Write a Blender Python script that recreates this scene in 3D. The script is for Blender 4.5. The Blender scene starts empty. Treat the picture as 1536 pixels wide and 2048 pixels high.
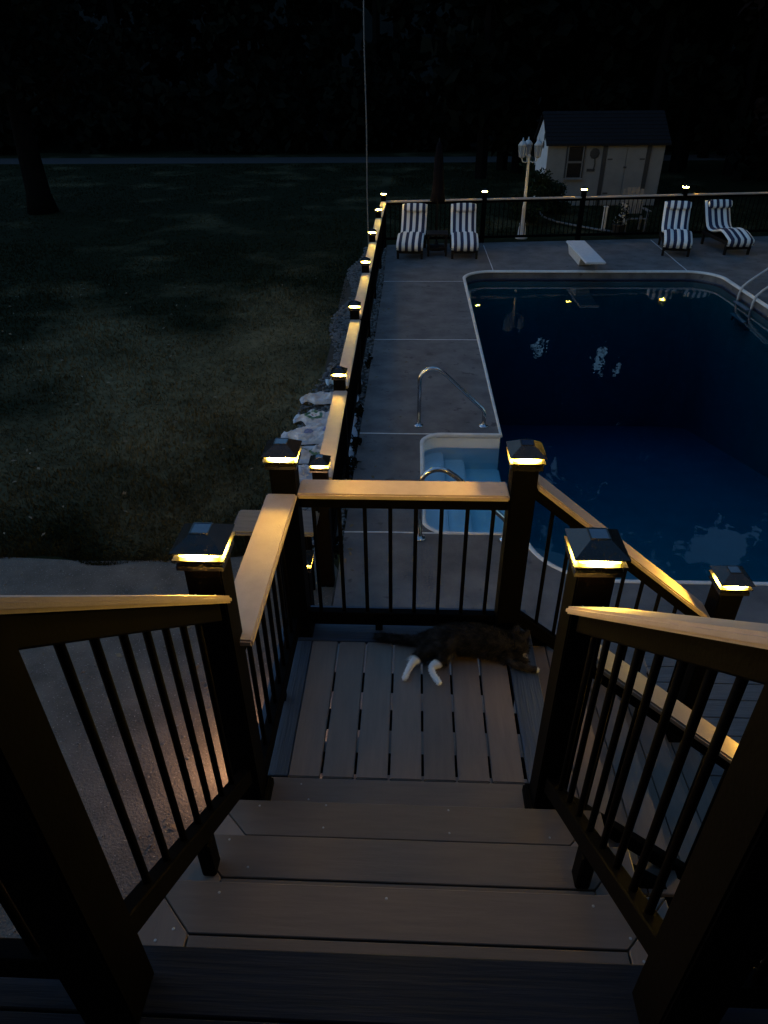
import bpy, bmesh, math, random
import numpy as np
from mathutils import Vector, Matrix, noise

random.seed(7)
rng = np.random.default_rng(11)
R = math.radians
scene = bpy.context.scene
COL = scene.collection

# ------------------------------------------------------------------ camera
cam_d = bpy.data.cameras.new("camera")
cam = bpy.data.objects.new("camera", cam_d)
COL.objects.link(cam)
scene.camera = cam
PITCH, YAW, ROLL = 0.57676, 0.045557, 0.01025
fw = Vector((-math.sin(YAW) * math.cos(PITCH), math.cos(YAW) * math.cos(PITCH), -math.sin(PITCH)))
rt = Vector((math.cos(YAW), math.sin(YAW), 0))
dn = fw.cross(rt)
r2 = math.cos(ROLL) * rt + math.sin(ROLL) * dn
d2 = -math.sin(ROLL) * rt + math.cos(ROLL) * dn
M = Matrix.Identity(4)
for i in range(3):
    M[i][0], M[i][1], M[i][2] = r2[i], -d2[i], -fw[i]
M.translation = Vector((-0.0007, -1.7821, 2.5005))
cam.matrix_world = M
cam_d.sensor_fit = 'VERTICAL'
cam_d.sensor_height = 24.0
cam_d.lens = 1345.32 / 2048 * 24.0
cam_d.clip_start = 0.05
cam_d.clip_end = 600

# ------------------------------------------------------------------ world, sun, exposure
SUN_EL, SUN_AZ = R(3.5), R(280.0)
world = bpy.data.worlds.new("World")
scene.world = world
world.use_nodes = True
wn = world.node_tree.nodes
sky = wn.new('ShaderNodeTexSky')
sky.sky_type = 'NISHITA'
sky.sun_disc = False
sky.sun_elevation = SUN_EL
sky.sun_rotation = SUN_AZ
sky.air_density = 1.0
sky.dust_density = 0.3
sky.ozone_density = 2.9
bg = wn['Background']
bg.inputs['Strength'].default_value = 0.15
world.node_tree.links.new(sky.outputs[0], bg.inputs['Color'])

sun_d = bpy.data.lights.new("sun", 'SUN')
sun_d.energy = 0.004
sun_d.angle = R(12)
sun_d.color = (1.0, 0.85, 0.7)
sun = bpy.data.objects.new("sun", sun_d)
COL.objects.link(sun)
sd = Vector((math.sin(SUN_AZ) * math.cos(SUN_EL), math.cos(SUN_AZ) * math.cos(SUN_EL), math.sin(SUN_EL)))
sun.rotation_euler = sd.to_track_quat('Z', 'Y').to_euler()
sun.location = (-6, -4, 12)

vs = scene.view_settings
vs.view_transform = 'Standard'
vs.look = 'None'
vs.exposure = 1.82
vs.gamma = 1.0
vs.use_curve_mapping = False
cy = scene.cycles
cy.use_denoising = True
cy.max_bounces = 7
cy.transparent_max_bounces = 16
cy.sample_clamp_indirect = 4.0
cy.caustics_reflective = False
cy.caustics_refractive = False

LAMP_POWER = 160.0
LAMP_COL = (1.0, 0.61, 0.07, 1)

# ------------------------------------------------------------------ materials
MATS = {}


def nodes_of(name):
    m = bpy.data.materials.new(name)
    m.use_nodes = True
    nt = m.node_tree
    return m, nt, nt.nodes, nt.links, nt.nodes['Principled BSDF']


def surf(name, a, b=None, rough=0.6, metal=0.0, scale=6.0, stretch=(1, 1, 1), bump=0.0, bscale=60.0,
         rand=0.0, spec=0.5, speck=None, rough2=None):
    """procedural surface: two tones mixed by noise, fine bump, small per-object variation"""
    m, nt, N, L, P = nodes_of(name)
    tc = N.new('ShaderNodeTexCoord')
    mp = N.new('ShaderNodeMapping')
    mp.inputs['Scale'].default_value = stretch
    L.new(tc.outputs['Object'], mp.inputs['Vector'])
    oi = N.new('ShaderNodeObjectInfo')
    off = N.new('ShaderNodeVectorMath')
    off.operation = 'ADD'
    mul = N.new('ShaderNodeMath')
    mul.operation = 'MULTIPLY'
    mul.inputs[1].default_value = 37.0
    L.new(oi.outputs['Random'], mul.inputs[0])
    L.new(mp.outputs[0], off.inputs[0])
    L.new(mul.outputs[0], off.inputs[1])
    vec = off.outputs[0]
    n1 = N.new('ShaderNodeTexNoise')
    n1.inputs['Scale'].default_value = scale
    n1.inputs['Detail'].default_value = 6
    n1.inputs['Roughness'].default_value = 0.62
    L.new(vec, n1.inputs['Vector'])
    mix = N.new('ShaderNodeMix')
    mix.data_type = 'RGBA'
    b = b or tuple(x * 0.8 for x in a)
    mix.inputs['A'].default_value = (*a, 1)
    mix.inputs['B'].default_value = (*b, 1)
    mr = N.new('ShaderNodeMapRange')
    mr.inputs['From Min'].default_value = 0.36
    mr.inputs['From Max'].default_value = 0.66
    L.new(n1.outputs['Fac'], mr.inputs['Value'])
    L.new(mr.outputs[0], mix.inputs['Factor'])
    out = mix.outputs['Result']
    if speck:
        n3 = N.new('ShaderNodeTexNoise')
        n3.inputs['Scale'].default_value = speck[1]
        n3.inputs['Detail'].default_value = 3
        L.new(vec, n3.inputs['Vector'])
        mr3 = N.new('ShaderNodeMapRange')
        mr3.inputs['From Min'].default_value = speck[2]
        mr3.inputs['From Max'].default_value = speck[2] + 0.08
        L.new(n3.outputs['Fac'], mr3.inputs['Value'])
        mx = N.new('ShaderNodeMix')
        mx.data_type = 'RGBA'
        mx.inputs['B'].default_value = (*speck[0], 1)
        L.new(out, mx.inputs['A'])
        L.new(mr3.outputs[0], mx.inputs['Factor'])
        out = mx.outputs['Result']
    if rand:
        hv = N.new('ShaderNodeHueSaturation')
        m2 = N.new('ShaderNodeMapRange')
        m2.inputs['To Min'].default_value = 1 - rand
        m2.inputs['To Max'].default_value = 1 + rand
        L.new(oi.outputs['Random'], m2.inputs['Value'])
        L.new(m2.outputs[0], hv.inputs['Value'])
        L.new(out, hv.inputs['Color'])
        out = hv.outputs['Color']
    L.new(out, P.inputs['Base Color'])
    P.inputs['Metallic'].default_value = metal
    P.inputs['Roughness'].default_value = rough
    P.inputs['Specular IOR Level'].default_value = spec
    if rough2 is not None:
        m4 = N.new('ShaderNodeMapRange')
        m4.inputs['To Min'].default_value = rough
        m4.inputs['To Max'].default_value = rough2
        L.new(n1.outputs['Fac'], m4.inputs['Value'])
        L.new(m4.outputs[0], P.inputs['Roughness'])
    if bump:
        n2 = N.new('ShaderNodeTexNoise')
        n2.inputs['Scale'].default_value = bscale
        n2.inputs['Detail'].default_value = 4
        L.new(vec, n2.inputs['Vector'])
        bp = N.new('ShaderNodeBump')
        bp.inputs['Strength'].default_value = bump
        bp.inputs['Distance'].default_value = 0.01
        L.new(n2.outputs['Fac'], bp.inputs['Height'])
        L.new(bp.outputs[0], P.inputs['Normal'])
    MATS[name] = m
    return m


def emit(name, col, strength):
    m, nt, N, L, P = nodes_of(name)
    P.inputs['Base Color'].default_value = (0.8, 0.7, 0.5, 1)
    P.inputs['Emission Color'].default_value = col
    P.inputs['Emission Strength'].default_value = strength
    MATS[name] = m
    return m


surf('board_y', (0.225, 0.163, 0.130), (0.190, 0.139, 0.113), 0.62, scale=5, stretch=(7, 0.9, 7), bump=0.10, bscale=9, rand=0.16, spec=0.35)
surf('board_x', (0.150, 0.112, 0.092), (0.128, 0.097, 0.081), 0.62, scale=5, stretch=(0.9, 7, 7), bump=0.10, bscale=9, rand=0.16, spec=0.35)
surf('cap_board', (0.50, 0.385, 0.32), (0.44, 0.34, 0.28), 0.6, scale=9, stretch=(1.2, 1.2, 1.2), bump=0.12, bscale=120, rand=0.05, spec=0.3)
surf('painted_wood_x', (0.050, 0.066, 0.096), (0.032, 0.043, 0.065), 0.55, scale=4, stretch=(0.7, 14, 14), bump=0.35, bscale=8, rand=0.1, spec=0.3)
surf('painted_wood_y', (0.050, 0.066, 0.096), (0.032, 0.043, 0.065), 0.55, scale=4, stretch=(14, 0.7, 14), bump=0.5, bscale=8, rand=0.1)
surf('black_rail', (0.0028, 0.0025, 0.0027), (0.002, 0.0018, 0.002), 0.6, scale=12, bump=0.08, bscale=90, spec=0.03)
surf('cap_metal', (0.018, 0.016, 0.015), (0.012, 0.011, 0.010), 0.24, scale=20, bump=0.03, bscale=150, spec=0.5)
surf('deck_paint', (0.015, 0.019, 0.031), (0.010, 0.013, 0.021), 0.7, scale=4, stretch=(0.7, 14, 14), bump=0.25, bscale=6, rand=0.08, spec=0.2)
surf('solar_glass', (0.03, 0.05, 0.09), (0.02, 0.035, 0.07), 0.08, scale=30, spec=0.9)
surf('screw_steel', (0.42, 0.42, 0.43), (0.34, 0.34, 0.35), 0.4, metal=0.35)
surf('chrome', (0.58, 0.58, 0.6), (0.5, 0.5, 0.52), 0.14, metal=1.0, scale=9, rough2=0.24)
surf('concrete', (0.142, 0.134, 0.136), (0.080, 0.076, 0.079), 0.78, scale=2.4, bump=0.4, bscale=60, rand=0.10, speck=((0.062, 0.058, 0.06), 7.0, 0.64), spec=0.3)
surf('joint_white', (0.62, 0.62, 0.64), (0.45, 0.45, 0.47), 0.6, scale=14)
surf('coping_white', (0.68, 0.68, 0.68), (0.55, 0.54, 0.52), 0.35, scale=5)
surf('liner_blue', (0.07, 0.42, 0.38), (0.06, 0.36, 0.33), 0.5, scale=2.5)
surf('liner_band', (0.05, 0.07, 0.12), (0.025, 0.035, 0.07), 0.4, scale=10, stretch=(1, 1, 6))
surf('step_white', (0.90, 0.91, 0.91), (0.85, 0.86, 0.86), 0.35, scale=5)
surf('soil', (0.03, 0.024, 0.018), (0.018, 0.015, 0.012), 0.95, scale=6, bump=0.6, bscale=30)
surf('packed_gravel', (0.125, 0.11, 0.096), (0.075, 0.066, 0.058), 0.9, scale=3, bump=0.9, bscale=55, speck=((0.28, 0.25, 0.22), 80, 0.63), spec=0.2)
surf('pebble', (0.12, 0.117, 0.12), (0.045, 0.045, 0.047), 0.7, scale=14, rand=0.4)
surf('asphalt', (0.017, 0.018, 0.021), (0.012, 0.012, 0.015), 0.85, scale=9, bump=0.3)
surf('bark', (0.006, 0.005, 0.0045), (0.003, 0.003, 0.003), 0.9, scale=6, stretch=(4, 4, 0.6), bump=0.8, bscale=14, spec=0.01)
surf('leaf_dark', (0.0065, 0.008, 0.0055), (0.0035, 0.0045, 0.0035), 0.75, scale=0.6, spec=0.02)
surf('leaf_red', (0.010, 0.006, 0.0055), (0.006, 0.004, 0.004), 0.75, scale=0.6, spec=0.02)
surf('conifer', (0.014, 0.024, 0.013), (0.008, 0.014, 0.008), 0.8, scale=2, spec=0.03)
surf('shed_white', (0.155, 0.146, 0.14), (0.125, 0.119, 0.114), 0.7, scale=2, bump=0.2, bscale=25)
surf('shed_dark', (0.02, 0.018, 0.018), (0.014, 0.013, 0.013), 0.7, scale=8)
surf('shingle', (0.012, 0.012, 0.014), (0.008, 0.008, 0.01), 0.85, scale=10, bump=0.5, bscale=30, rand=0.2, spec=0.08)
surf('window_glass', (0.008, 0.009, 0.011), (0.006, 0.006, 0.008), 0.35, spec=0.1)
surf('gable_lit_white', (0.66, 0.66, 0.68), (0.58, 0.58, 0.60), 0.6, scale=3)  # paler copy of the shed paint; stronger sky light on the gable put into colour
surf('white_paint', (0.40, 0.40, 0.41), (0.34, 0.34, 0.35), 0.45, scale=5)
surf('lantern_glass', (0.22, 0.24, 0.26), (0.18, 0.2, 0.22), 0.15, spec=0.7)
surf('wicker', (0.014, 0.011, 0.010), (0.008, 0.006, 0.006), 0.6, spec=0.12, scale=30, stretch=(1, 1, 3), bump=0.5, bscale=60)
surf('board_white', (0.56, 0.57, 0.60), (0.48, 0.49, 0.52), 0.7, scale=14, bump=0.3, bscale=120)
surf('umbrella_cloth', (0.009, 0.008, 0.011), (0.006, 0.0055, 0.008), 0.85, scale=5, spec=0.05)
surf('house_siding', (0.22, 0.21, 0.20), (0.18, 0.17, 0.165), 0.7, scale=3)
surf('clutter_pale', (0.12, 0.117, 0.12), (0.075, 0.074, 0.076), 0.6, scale=5)
surf('grey_wood', (0.12, 0.112, 0.115), (0.085, 0.08, 0.083), 0.7, scale=5, stretch=(1, 8, 8), bump=0.3, bscale=12)
surf('dry_leaf', (0.16, 0.12, 0.07), (0.08, 0.06, 0.035), 0.8, scale=3)
def mat_lens():
    # bright core behind each pane, amber towards the corners
    m = emit('lamp_lens', LAMP_COL, LAMP_POWER)
    nt = m.node_tree
    N, L, P = nt.nodes, nt.links, nt.nodes['Principled BSDF']
    tc = N.new('ShaderNodeTexCoord')
    ab = N.new('ShaderNodeVectorMath')
    ab.operation = 'ABSOLUTE'
    L.new(tc.outputs['Object'], ab.inputs[0])
    sp = N.new('ShaderNodeSeparateXYZ')
    L.new(ab.outputs[0], sp.inputs[0])

    def op(kind, a, b=None):
        n = N.new('ShaderNodeMath')
        n.operation = kind
        for i, v in enumerate((a, b)):
            if v is None:
                continue
            if isinstance(v, (int, float)):
                n.inputs[i].default_value = v
            else:
                L.new(v, n.inputs[i])
        return n.outputs[0]
    t = op('MINIMUM', sp.outputs['X'], sp.outputs['Y'])
    q = op('DIVIDE', t, 0.029)
    e = op('POWER', 2.718, op('MULTIPLY', op('MULTIPLY', q, q), -1.0))
    L.new(op('MULTIPLY', e, LAMP_POWER * 2.0), P.inputs['Emission Strength'])


mat_lens()
emit('path_lens', (1.0, 0.54, 0.27, 1), 120.0)


def mat_lawn():
    m, nt, N, L, P = nodes_of('lawn_grass')
    tc = N.new('ShaderNodeTexCoord')
    n1 = N.new('ShaderNodeTexNoise')
    n1.inputs['Scale'].default_value = 0.55
    n1.inputs['Detail'].default_value = 5
    L.new(tc.outputs['Object'], n1.inputs['Vector'])
    n2 = N.new('ShaderNodeTexNoise')
    n2.inputs['Scale'].default_value = 7
    n2.inputs['Detail'].default_value = 6
    L.new(tc.outputs['Object'], n2.inputs['Vector'])
    # paler brown area in the middle of the near lawn, broken up by noise
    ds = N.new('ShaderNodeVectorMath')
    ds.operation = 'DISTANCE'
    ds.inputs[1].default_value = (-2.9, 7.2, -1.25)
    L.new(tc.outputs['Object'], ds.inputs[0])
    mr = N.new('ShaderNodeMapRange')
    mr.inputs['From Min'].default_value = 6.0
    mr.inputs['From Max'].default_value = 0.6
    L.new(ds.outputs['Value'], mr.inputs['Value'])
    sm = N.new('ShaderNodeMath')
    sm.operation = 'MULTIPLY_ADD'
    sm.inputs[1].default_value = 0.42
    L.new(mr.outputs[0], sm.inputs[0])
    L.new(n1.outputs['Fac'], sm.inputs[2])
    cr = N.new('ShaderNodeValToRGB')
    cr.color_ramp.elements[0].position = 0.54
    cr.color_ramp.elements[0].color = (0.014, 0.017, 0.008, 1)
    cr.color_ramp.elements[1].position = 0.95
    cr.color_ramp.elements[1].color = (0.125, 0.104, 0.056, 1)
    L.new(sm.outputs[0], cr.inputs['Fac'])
    mx = N.new('ShaderNodeMix')
    mx.data_type = 'RGBA'
    mx.blend_type = 'MULTIPLY'
    mx.inputs['Factor'].default_value = 1.0
    c2 = N.new('ShaderNodeValToRGB')
    c2.color_ramp.elements[0].position = 0.3
    c2.color_ramp.elements[0].color = (0.7, 0.7, 0.7, 1)
    c2.color_ramp.elements[1].position = 0.7
    c2.color_ramp.elements[1].color = (1.15, 1.15, 1.15, 1)
    L.new(n2.outputs['Fac'], c2.inputs['Fac'])
    L.new(cr.outputs['Color'], mx.inputs['A'])
    L.new(c2.outputs['Color'], mx.inputs['B'])
    L.new(mx.outputs['Result'], P.inputs['Base Color'])
    P.inputs['Roughness'].default_value = 0.9
    P.inputs['Specular IOR Level'].default_value = 0.03
    MATS['lawn_grass'] = m


mat_lawn()


def mat_stripe():
    m, nt, N, L, P = nodes_of('stripe_cloth')
    tc = N.new('ShaderNodeTexCoord')
    sx = N.new('ShaderNodeSeparateXYZ')
    L.new(tc.outputs['Object'], sx.inputs[0])
    dv = N.new('ShaderNodeMath')
    dv.operation = 'MULTIPLY_ADD'
    dv.inputs[1].default_value = 1 / 0.150
    dv.inputs[2].default_value = 0.22
    L.new(sx.outputs['X'], dv.inputs[0])
    fr = N.new('ShaderNodeMath')
    fr.operation = 'FRACT'
    L.new(dv.outputs[0], fr.inputs[0])
    gt = N.new('ShaderNodeMath')
    gt.operation = 'GREATER_THAN'
    gt.inputs[1].default_value = 0.5
    L.new(fr.outputs[0], gt.inputs[0])
    mx = N.new('ShaderNodeMix')
    mx.data_type = 'RGBA'
    mx.inputs['A'].default_value = (0.72, 0.70, 0.68, 1)
    mx.inputs['B'].default_value = (0.012, 0.016, 0.05, 1)
    L.new(gt.outputs[0], mx.inputs['Factor'])
    L.new(mx.outputs['Result'], P.inputs['Base Color'])
    P.inputs['Roughness'].default_value = 0.85
    MATS['stripe_cloth'] = m


mat_stripe()


def mat_bag(name, prints, tint=(0.54, 0.55, 0.60)):
    m, nt, N, L, P = nodes_of(name)
    tc = N.new('ShaderNodeTexCoord')
    nz = N.new('ShaderNodeTexNoise')
    nz.inputs['Scale'].default_value = 14
    nz.inputs['Detail'].default_value = 4
    L.new(tc.outputs['Object'], nz.inputs['Vector'])
    wob = N.new('ShaderNodeVectorMath')
    wob.operation = 'MULTIPLY_ADD'
    wob.inputs[1].default_value = (.06, .06, 0)
    L.new(nz.outputs['Color'], wob.inputs[0])
    L.new(tc.outputs['Object'], wob.inputs[2])
    cr = N.new('ShaderNodeValToRGB')
    cr.color_ramp.elements[0].color = (*[c * .72 for c in tint], 1)
    cr.color_ramp.elements[1].color = (*tint, 1)
    L.new(nz.outputs['Fac'], cr.inputs['Fac'])
    col = cr.outputs['Color']
    for (cx, cy_, r, sy, c) in prints:
        sb = N.new('ShaderNodeVectorMath')
        sb.operation = 'SUBTRACT'
        sb.inputs[1].default_value = (cx + .03, cy_ + .03, 0)
        L.new(wob.outputs[0], sb.inputs[0])
        ml = N.new('ShaderNodeVectorMath')
        ml.operation = 'MULTIPLY'
        ml.inputs[1].default_value = (1, sy, 0)
        L.new(sb.outputs[0], ml.inputs[0])
        ln = N.new('ShaderNodeVectorMath')
        ln.operation = 'LENGTH'
        L.new(ml.outputs[0], ln.inputs[0])
        mr = N.new('ShaderNodeMapRange')
        mr.inputs['From Min'].default_value = r
        mr.inputs['From Max'].default_value = r * .88
        L.new(ln.outputs['Value'], mr.inputs['Value'])
        mx = N.new('ShaderNodeMix')
        mx.data_type = 'RGBA'
        L.new(col, mx.inputs['A'])
        mx.inputs['B'].default_value = (*c, 1)
        L.new(mr.outputs[0], mx.inputs['Factor'])
        col = mx.outputs['Result']
    L.new(col, P.inputs['Base Color'])
    P.inputs['Roughness'].default_value = 0.4
    MATS[name] = m


mat_bag('bag_plain', [])
mat_bag('bag_blueprint', [(.16, .02, .13, 1.6, (.13, .17, .40)), (-.12, -.03, .07, 3.0, (.16, .20, .38))])
mat_bag('bag_blue', [(.0, .0, .13, 2.2, (.10, .22, .34)), (.16, .05, .05, 1, (.05, .10, .2))], (.42, .52, .60))
mat_bag('bag_green', [(-.16, .03, .10, 1.6, (.04, .15, .07)), (-.02, -.04, .07, 2.5, (.10, .20, .10)), (.20, .0, .09, 1.2, (.14, .18, .34))])
mat_bag('bag_flower', [(-.15, .0, .125, 1, (.05, .15, .09)), (-.15, .0, .085, 1, (.62, .60, .58)), (-.145, .01, .035, 1, (.42, .12, .10)), (.18, .0, .12, 2.0, (.16, .18, .36))])


def mat_water():
    m = bpy.data.materials.new('pool_water')
    m.use_nodes = True
    nt = m.node_tree
    N, L = nt.nodes, nt.links
    N.clear()
    out = N.new('ShaderNodeOutputMaterial')
    tr = N.new('ShaderNodeBsdfTransparent')
    tr.inputs['Color'].default_value = (0.93, 0.97, 1.0, 1)
    gl = N.new('ShaderNodeBsdfGlossy')
    gl.inputs['Roughness'].default_value = 0.012
    fr = N.new('ShaderNodeFresnel')
    fr.inputs['IOR'].default_value = 1.333
    mx = N.new('ShaderNodeMixShader')
    tc = N.new('ShaderNodeTexCoord')
    n1 = N.new('ShaderNodeTexNoise')
    n1.inputs['Scale'].default_value = 2.2
    n1.inputs['Detail'].default_value = 3
    L.new(tc.outputs['Object'], n1.inputs['Vector'])
    bp = N.new('ShaderNodeBump')
    bp.inputs['Strength'].default_value = 0.05
    bp.inputs['Distance'].default_value = 0.05
    L.new(n1.outputs['Fac'], bp.inputs['Height'])
    L.new(bp.outputs[0], gl.inputs['Normal'])
    L.new(bp.outputs[0], fr.inputs['Normal'])
    L.new(fr.outputs[0], mx.inputs[0])
    L.new(tr.outputs[0], mx.inputs[1])
    L.new(gl.outputs[0], mx.inputs[2])
    L.new(mx.outputs[0], out.inputs['Surface'])
    va = N.new('ShaderNodeVolumeAbsorption')
    va.inputs['Color'].default_value = (0.12, 0.78, 0.87, 1)
    va.inputs['Density'].default_value = 0.95
    L.new(va.outputs[0], out.inputs['Volume'])
    MATS['pool_water'] = m


mat_water()

# ------------------------------------------------------------------ mesh helpers


def finish(name, bm, mat, smooth=False):
    me = bpy.data.meshes.new(name)
    bmesh.ops.recalc_face_normals(bm, faces=bm.faces[:])
    if smooth:
        for f in bm.faces:
            f.smooth = True
    bm.to_mesh(me)
    bm.free()
    me.materials.append(MATS[mat])
    return me


def bevel(bm, off, seg=1):
    if off > 0:
        bmesh.ops.bevel(bm, geom=bm.edges[:], offset=off, segments=seg, affect='EDGES', clamp_overlap=True)


def add_box(bm, c, s, rot=None):
    vs_ = []
    for z in (-1, 1):
        for y in (-1, 1):
            for x in (-1, 1):
                v = Vector((x * s[0] / 2, y * s[1] / 2, z * s[2] / 2))
                if rot is not None:
                    v = rot @ v
                vs_.append(bm.verts.new(v + Vector(c)))
    for f in ((0, 1, 3, 2), (4, 6, 7, 5), (0, 4, 5, 1), (2, 3, 7, 6), (0, 2, 6, 4), (1, 5, 7, 3)):
        bm.faces.new([vs_[i] for i in f])


CACHE = {}


def box_mesh(size, mat, bev=0.0, seg=1):
    k = (tuple(round(v, 4) for v in size), mat, bev, seg)
    if k not in CACHE:
        bm = bmesh.new()
        add_box(bm, (0, 0, 0), size)
        bevel(bm, bev, seg)
        CACHE[k] = finish('box', bm, mat)
    return CACHE[k]


def bar_bm(A, B, w, h, off=(0, 0, 0)):
    """bar from A to B (top centre line), horizontal width w, plumb height h"""
    A, B, off = Vector(A), Vector(B), Vector(off)
    e = (B - A)
    e.z = 0
    e.normalize()
    p = Vector((-e.y, e.x, 0)) * (w / 2)
    bm = bmesh.new()
    vs_ = []
    for z in (-h, 0):
        for q in (A, B):
            for s in (-1, 1):
                vs_.append(bm.verts.new(q + p * s + Vector((0, 0, z)) - off))
    for f in ((0, 1, 3, 2), (4, 6, 7, 5), (0, 4, 5, 1), (2, 3, 7, 6), (0, 2, 6, 4), (1, 5, 7, 3)):
        bm.faces.new([vs_[i] for i in f])
    return bm


def tube_bm(bm, pts, rad, seg=10, cap=True):
    pts = [Vector(p) for p in pts]
    rads = rad if isinstance(rad, (list, tuple)) else [rad] * len(pts)
    rings = []
    t0 = (pts[1] - pts[0]).normalized()
    up = Vector((0, 0, 1)) if abs(t0.z) < 0.9 else Vector((1, 0, 0))
    n = t0.cross(up).normalized()
    for i, p in enumerate(pts):
        if i == 0:
            t = (pts[1] - pts[0]).normalized()
        elif i == len(pts) - 1:
            t = (pts[-1] - pts[-2]).normalized()
        else:
            t = ((pts[i + 1] - p).normalized() + (p - pts[i - 1]).normalized()).normalized()
        n = (n - t * n.dot(t)).normalized()
        b = t.cross(n)
        rings.append([bm.verts.new(p + (n * math.cos(a) + b * math.sin(a)) * rads[i])
                      for a in (2 * math.pi * k / seg for k in range(seg))])
    for a, b in zip(rings, rings[1:]):
        for k in range(seg):
            bm.faces.new((a[k], a[(k + 1) % seg], b[(k + 1) % seg], b[k]))
    if cap:
        bm.faces.new(rings[0][::-1])
        bm.faces.new(rings[-1])
    return bm


def lathe_bm(bm, prof, seg=16, c=(0, 0, 0)):
    c = Vector(c)
    rings = []
    for r, z in prof:
        rings.append([bm.verts.new(c + Vector((r * math.cos(2 * math.pi * k / seg), r * math.sin(2 * math.pi * k / seg), z)))
                      for k in range(seg)])
    for a, b in zip(rings, rings[1:]):
        for k in range(seg):
            bm.faces.new((a[k], a[(k + 1) % seg], b[(k + 1) % seg], b[k]))
    bm.faces.new(rings[0][::-1])
    bm.faces.new(rings[-1])
    return bm


def poly_bm(outline, ztop, zbot, off=(0, 0, 0)):
    off = Vector(off)
    bm = bmesh.new()
    t = [bm.verts.new(Vector((x, y, ztop)) - off) for x, y in outline]
    b = [bm.verts.new(Vector((x, y, zbot)) - off) for x, y in outline]
    bm.faces.new(t)
    bm.faces.new(b[::-1])
    n = len(t)
    for i in range(n):
        bm.faces.new((t[i], b[i], b[(i + 1) % n], t[(i + 1) % n]))
    return bm


def arc(cx, cy_, r, a0, a1, n=10):
    return [(cx + r * math.cos(R(a0 + (a1 - a0) * i / n)), cy_ + r * math.sin(R(a0 + (a1 - a0) * i / n))) for i in range(n + 1)]


# ------------------------------------------------------------------ object helpers


def tag(o, label=None, cat=None, group=None, kind=None):
    if label:
        o['label'] = label
    if cat:
        o['category'] = cat
    if group:
        o['group'] = group
    if kind:
        o['kind'] = kind
    return o


def link(name, me, parent=None, loc=(0, 0, 0), rot=None):
    o = bpy.data.objects.new(name, me)
    COL.objects.link(o)
    o.location = loc
    if rot is not None:
        o.rotation_euler = rot
    if parent is not None:
        o.parent = parent
    return o


def thing(name, label, cat, loc=(0, 0, 0), rotz=0.0, group=None):
    o = bpy.data.objects.new(name, None)
    COL.objects.link(o)
    o.empty_display_size = 0.1
    o.location = loc
    o.rotation_euler = (0, 0, rotz)
    return tag(o, label, cat, group)


def part(name, me, parent, world=(0, 0, 0), rot=None):
    """part whose world position is given; parent empties used with this are not rotated"""
    return link(name, me, parent, Vector(world) - parent.location, rot)


def copy_tree(o, parent=None):
    c = o.copy()
    COL.objects.link(c)
    c.parent = parent
    for ch in [x for x in o.children]:
        copy_tree(ch, c)
    return c


DECK_Z, LAWN_Z = -1.15, -1.25
RISE, RUN = 0.1919, 0.2561
BW = 0.1395            # 5.5 inch board
PIT = 0.1445
LBW = 0.1335

# ------------------------------------------------------------------ ground, lawn, road
X0, X1, Y0, Y1 = -0.62, 9.6, -1.0, 18.2     # hole for the pool deck
bm = bmesh.new()
xs = (-160, X0, X1, 160)
ys = (-60, Y0, Y1, 240)
g = [[bm.verts.new((x, y, LAWN_Z)) for x in xs] for y in ys]
for j in range(3):
    for i in range(3):
        if (i, j) != (1, 1):
            bm.faces.new((g[j][i], g[j][i + 1], g[j + 1][i + 1], g[j + 1][i]))
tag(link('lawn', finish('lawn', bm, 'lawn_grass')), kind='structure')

bm = poly_bm([(-60, 37.2), (-8, 36.4), (6, 36.3), (60, 38.5), (60, 41.5), (6, 39.0), (-8, 39.2), (-60, 40)], LAWN_Z + 0.012, LAWN_Z - 0.1)
tag(link('road', finish('road', bm, 'asphalt')), kind='structure')

# packed gravel pad left of the landing
pad = [(-9.0, 3.16), (-6, 3.13), (-3.8, 3.10), (-2.9, 3.06), (-2.2, 3.10), (-1.6, 3.16), (-1.25, 3.35), (-0.8, 3.3), (-0.64, 3.0), (-0.64, -3.0), (-9.0, -3.0)]
bm = poly_bm(pad, LAWN_Z + 0.010, LAWN_Z - 0.08)
tag(link('gravel_pad', finish('gravel_pad', bm, 'packed_gravel')), kind='structure')

# gravel strip beside the fence
strip = [(-1.42, 3.36), (-0.66, 3.36), (-0.66, 16.6), (-1.0, 16.6), (-1.12, 15.0), (-1.5, 13.4), (-1.42, 11.0), (-1.35, 9.0), (-1.3, 7.5), (-1.38, 6.0), (-1.34, 4.6)]
bm = poly_bm(strip, LAWN_Z + 0.014, LAWN_Z - 0.08)
tag(link('gravel_strip', finish('gravel_strip', bm, 'soil')), kind='structure')


def pebbles(name, label, n, regions, size, mat='pebble'):
    bm = bmesh.new()
    base = bmesh.new()
    bmesh.ops.create_icosphere(base, subdivisions=1, radius=1)
    vb = np.array([v.co[:] for v in base.verts])
    fb = [[v.index for v in f.verts] for f in base.faces]
    base.free()
    bm.free()
    V, F = [], []
    tot = 0
    for _ in range(n):
        x, y = regions()
        s = random.uniform(*size)
        a = random.uniform(0, 6.28)
        q = vb * (1 + rng.normal(0, 0.12, (len(vb), 1)))
        q = q * np.array([s, s * random.uniform(.6, 1), s * random.uniform(.4, .7)])
        c, s_ = math.cos(a), math.sin(a)
        q = np.stack([q[:, 0] * c - q[:, 1] * s_ + x, q[:, 0] * s_ + q[:, 1] * c + y, q[:, 2] + LAWN_Z + 0.016 + s * .15], 1)
        V.append(q)
        F += [[i + tot for i in f] for f in fb]
        tot += len(vb)
    me = bpy.data.meshes.new(name)
    me.from_pydata(np.concatenate(V).tolist(), [], F)
    me.materials.append(MATS[mat])
    o = link(name, me)
    return tag(o, label, 'gravel', kind='stuff')


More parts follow.
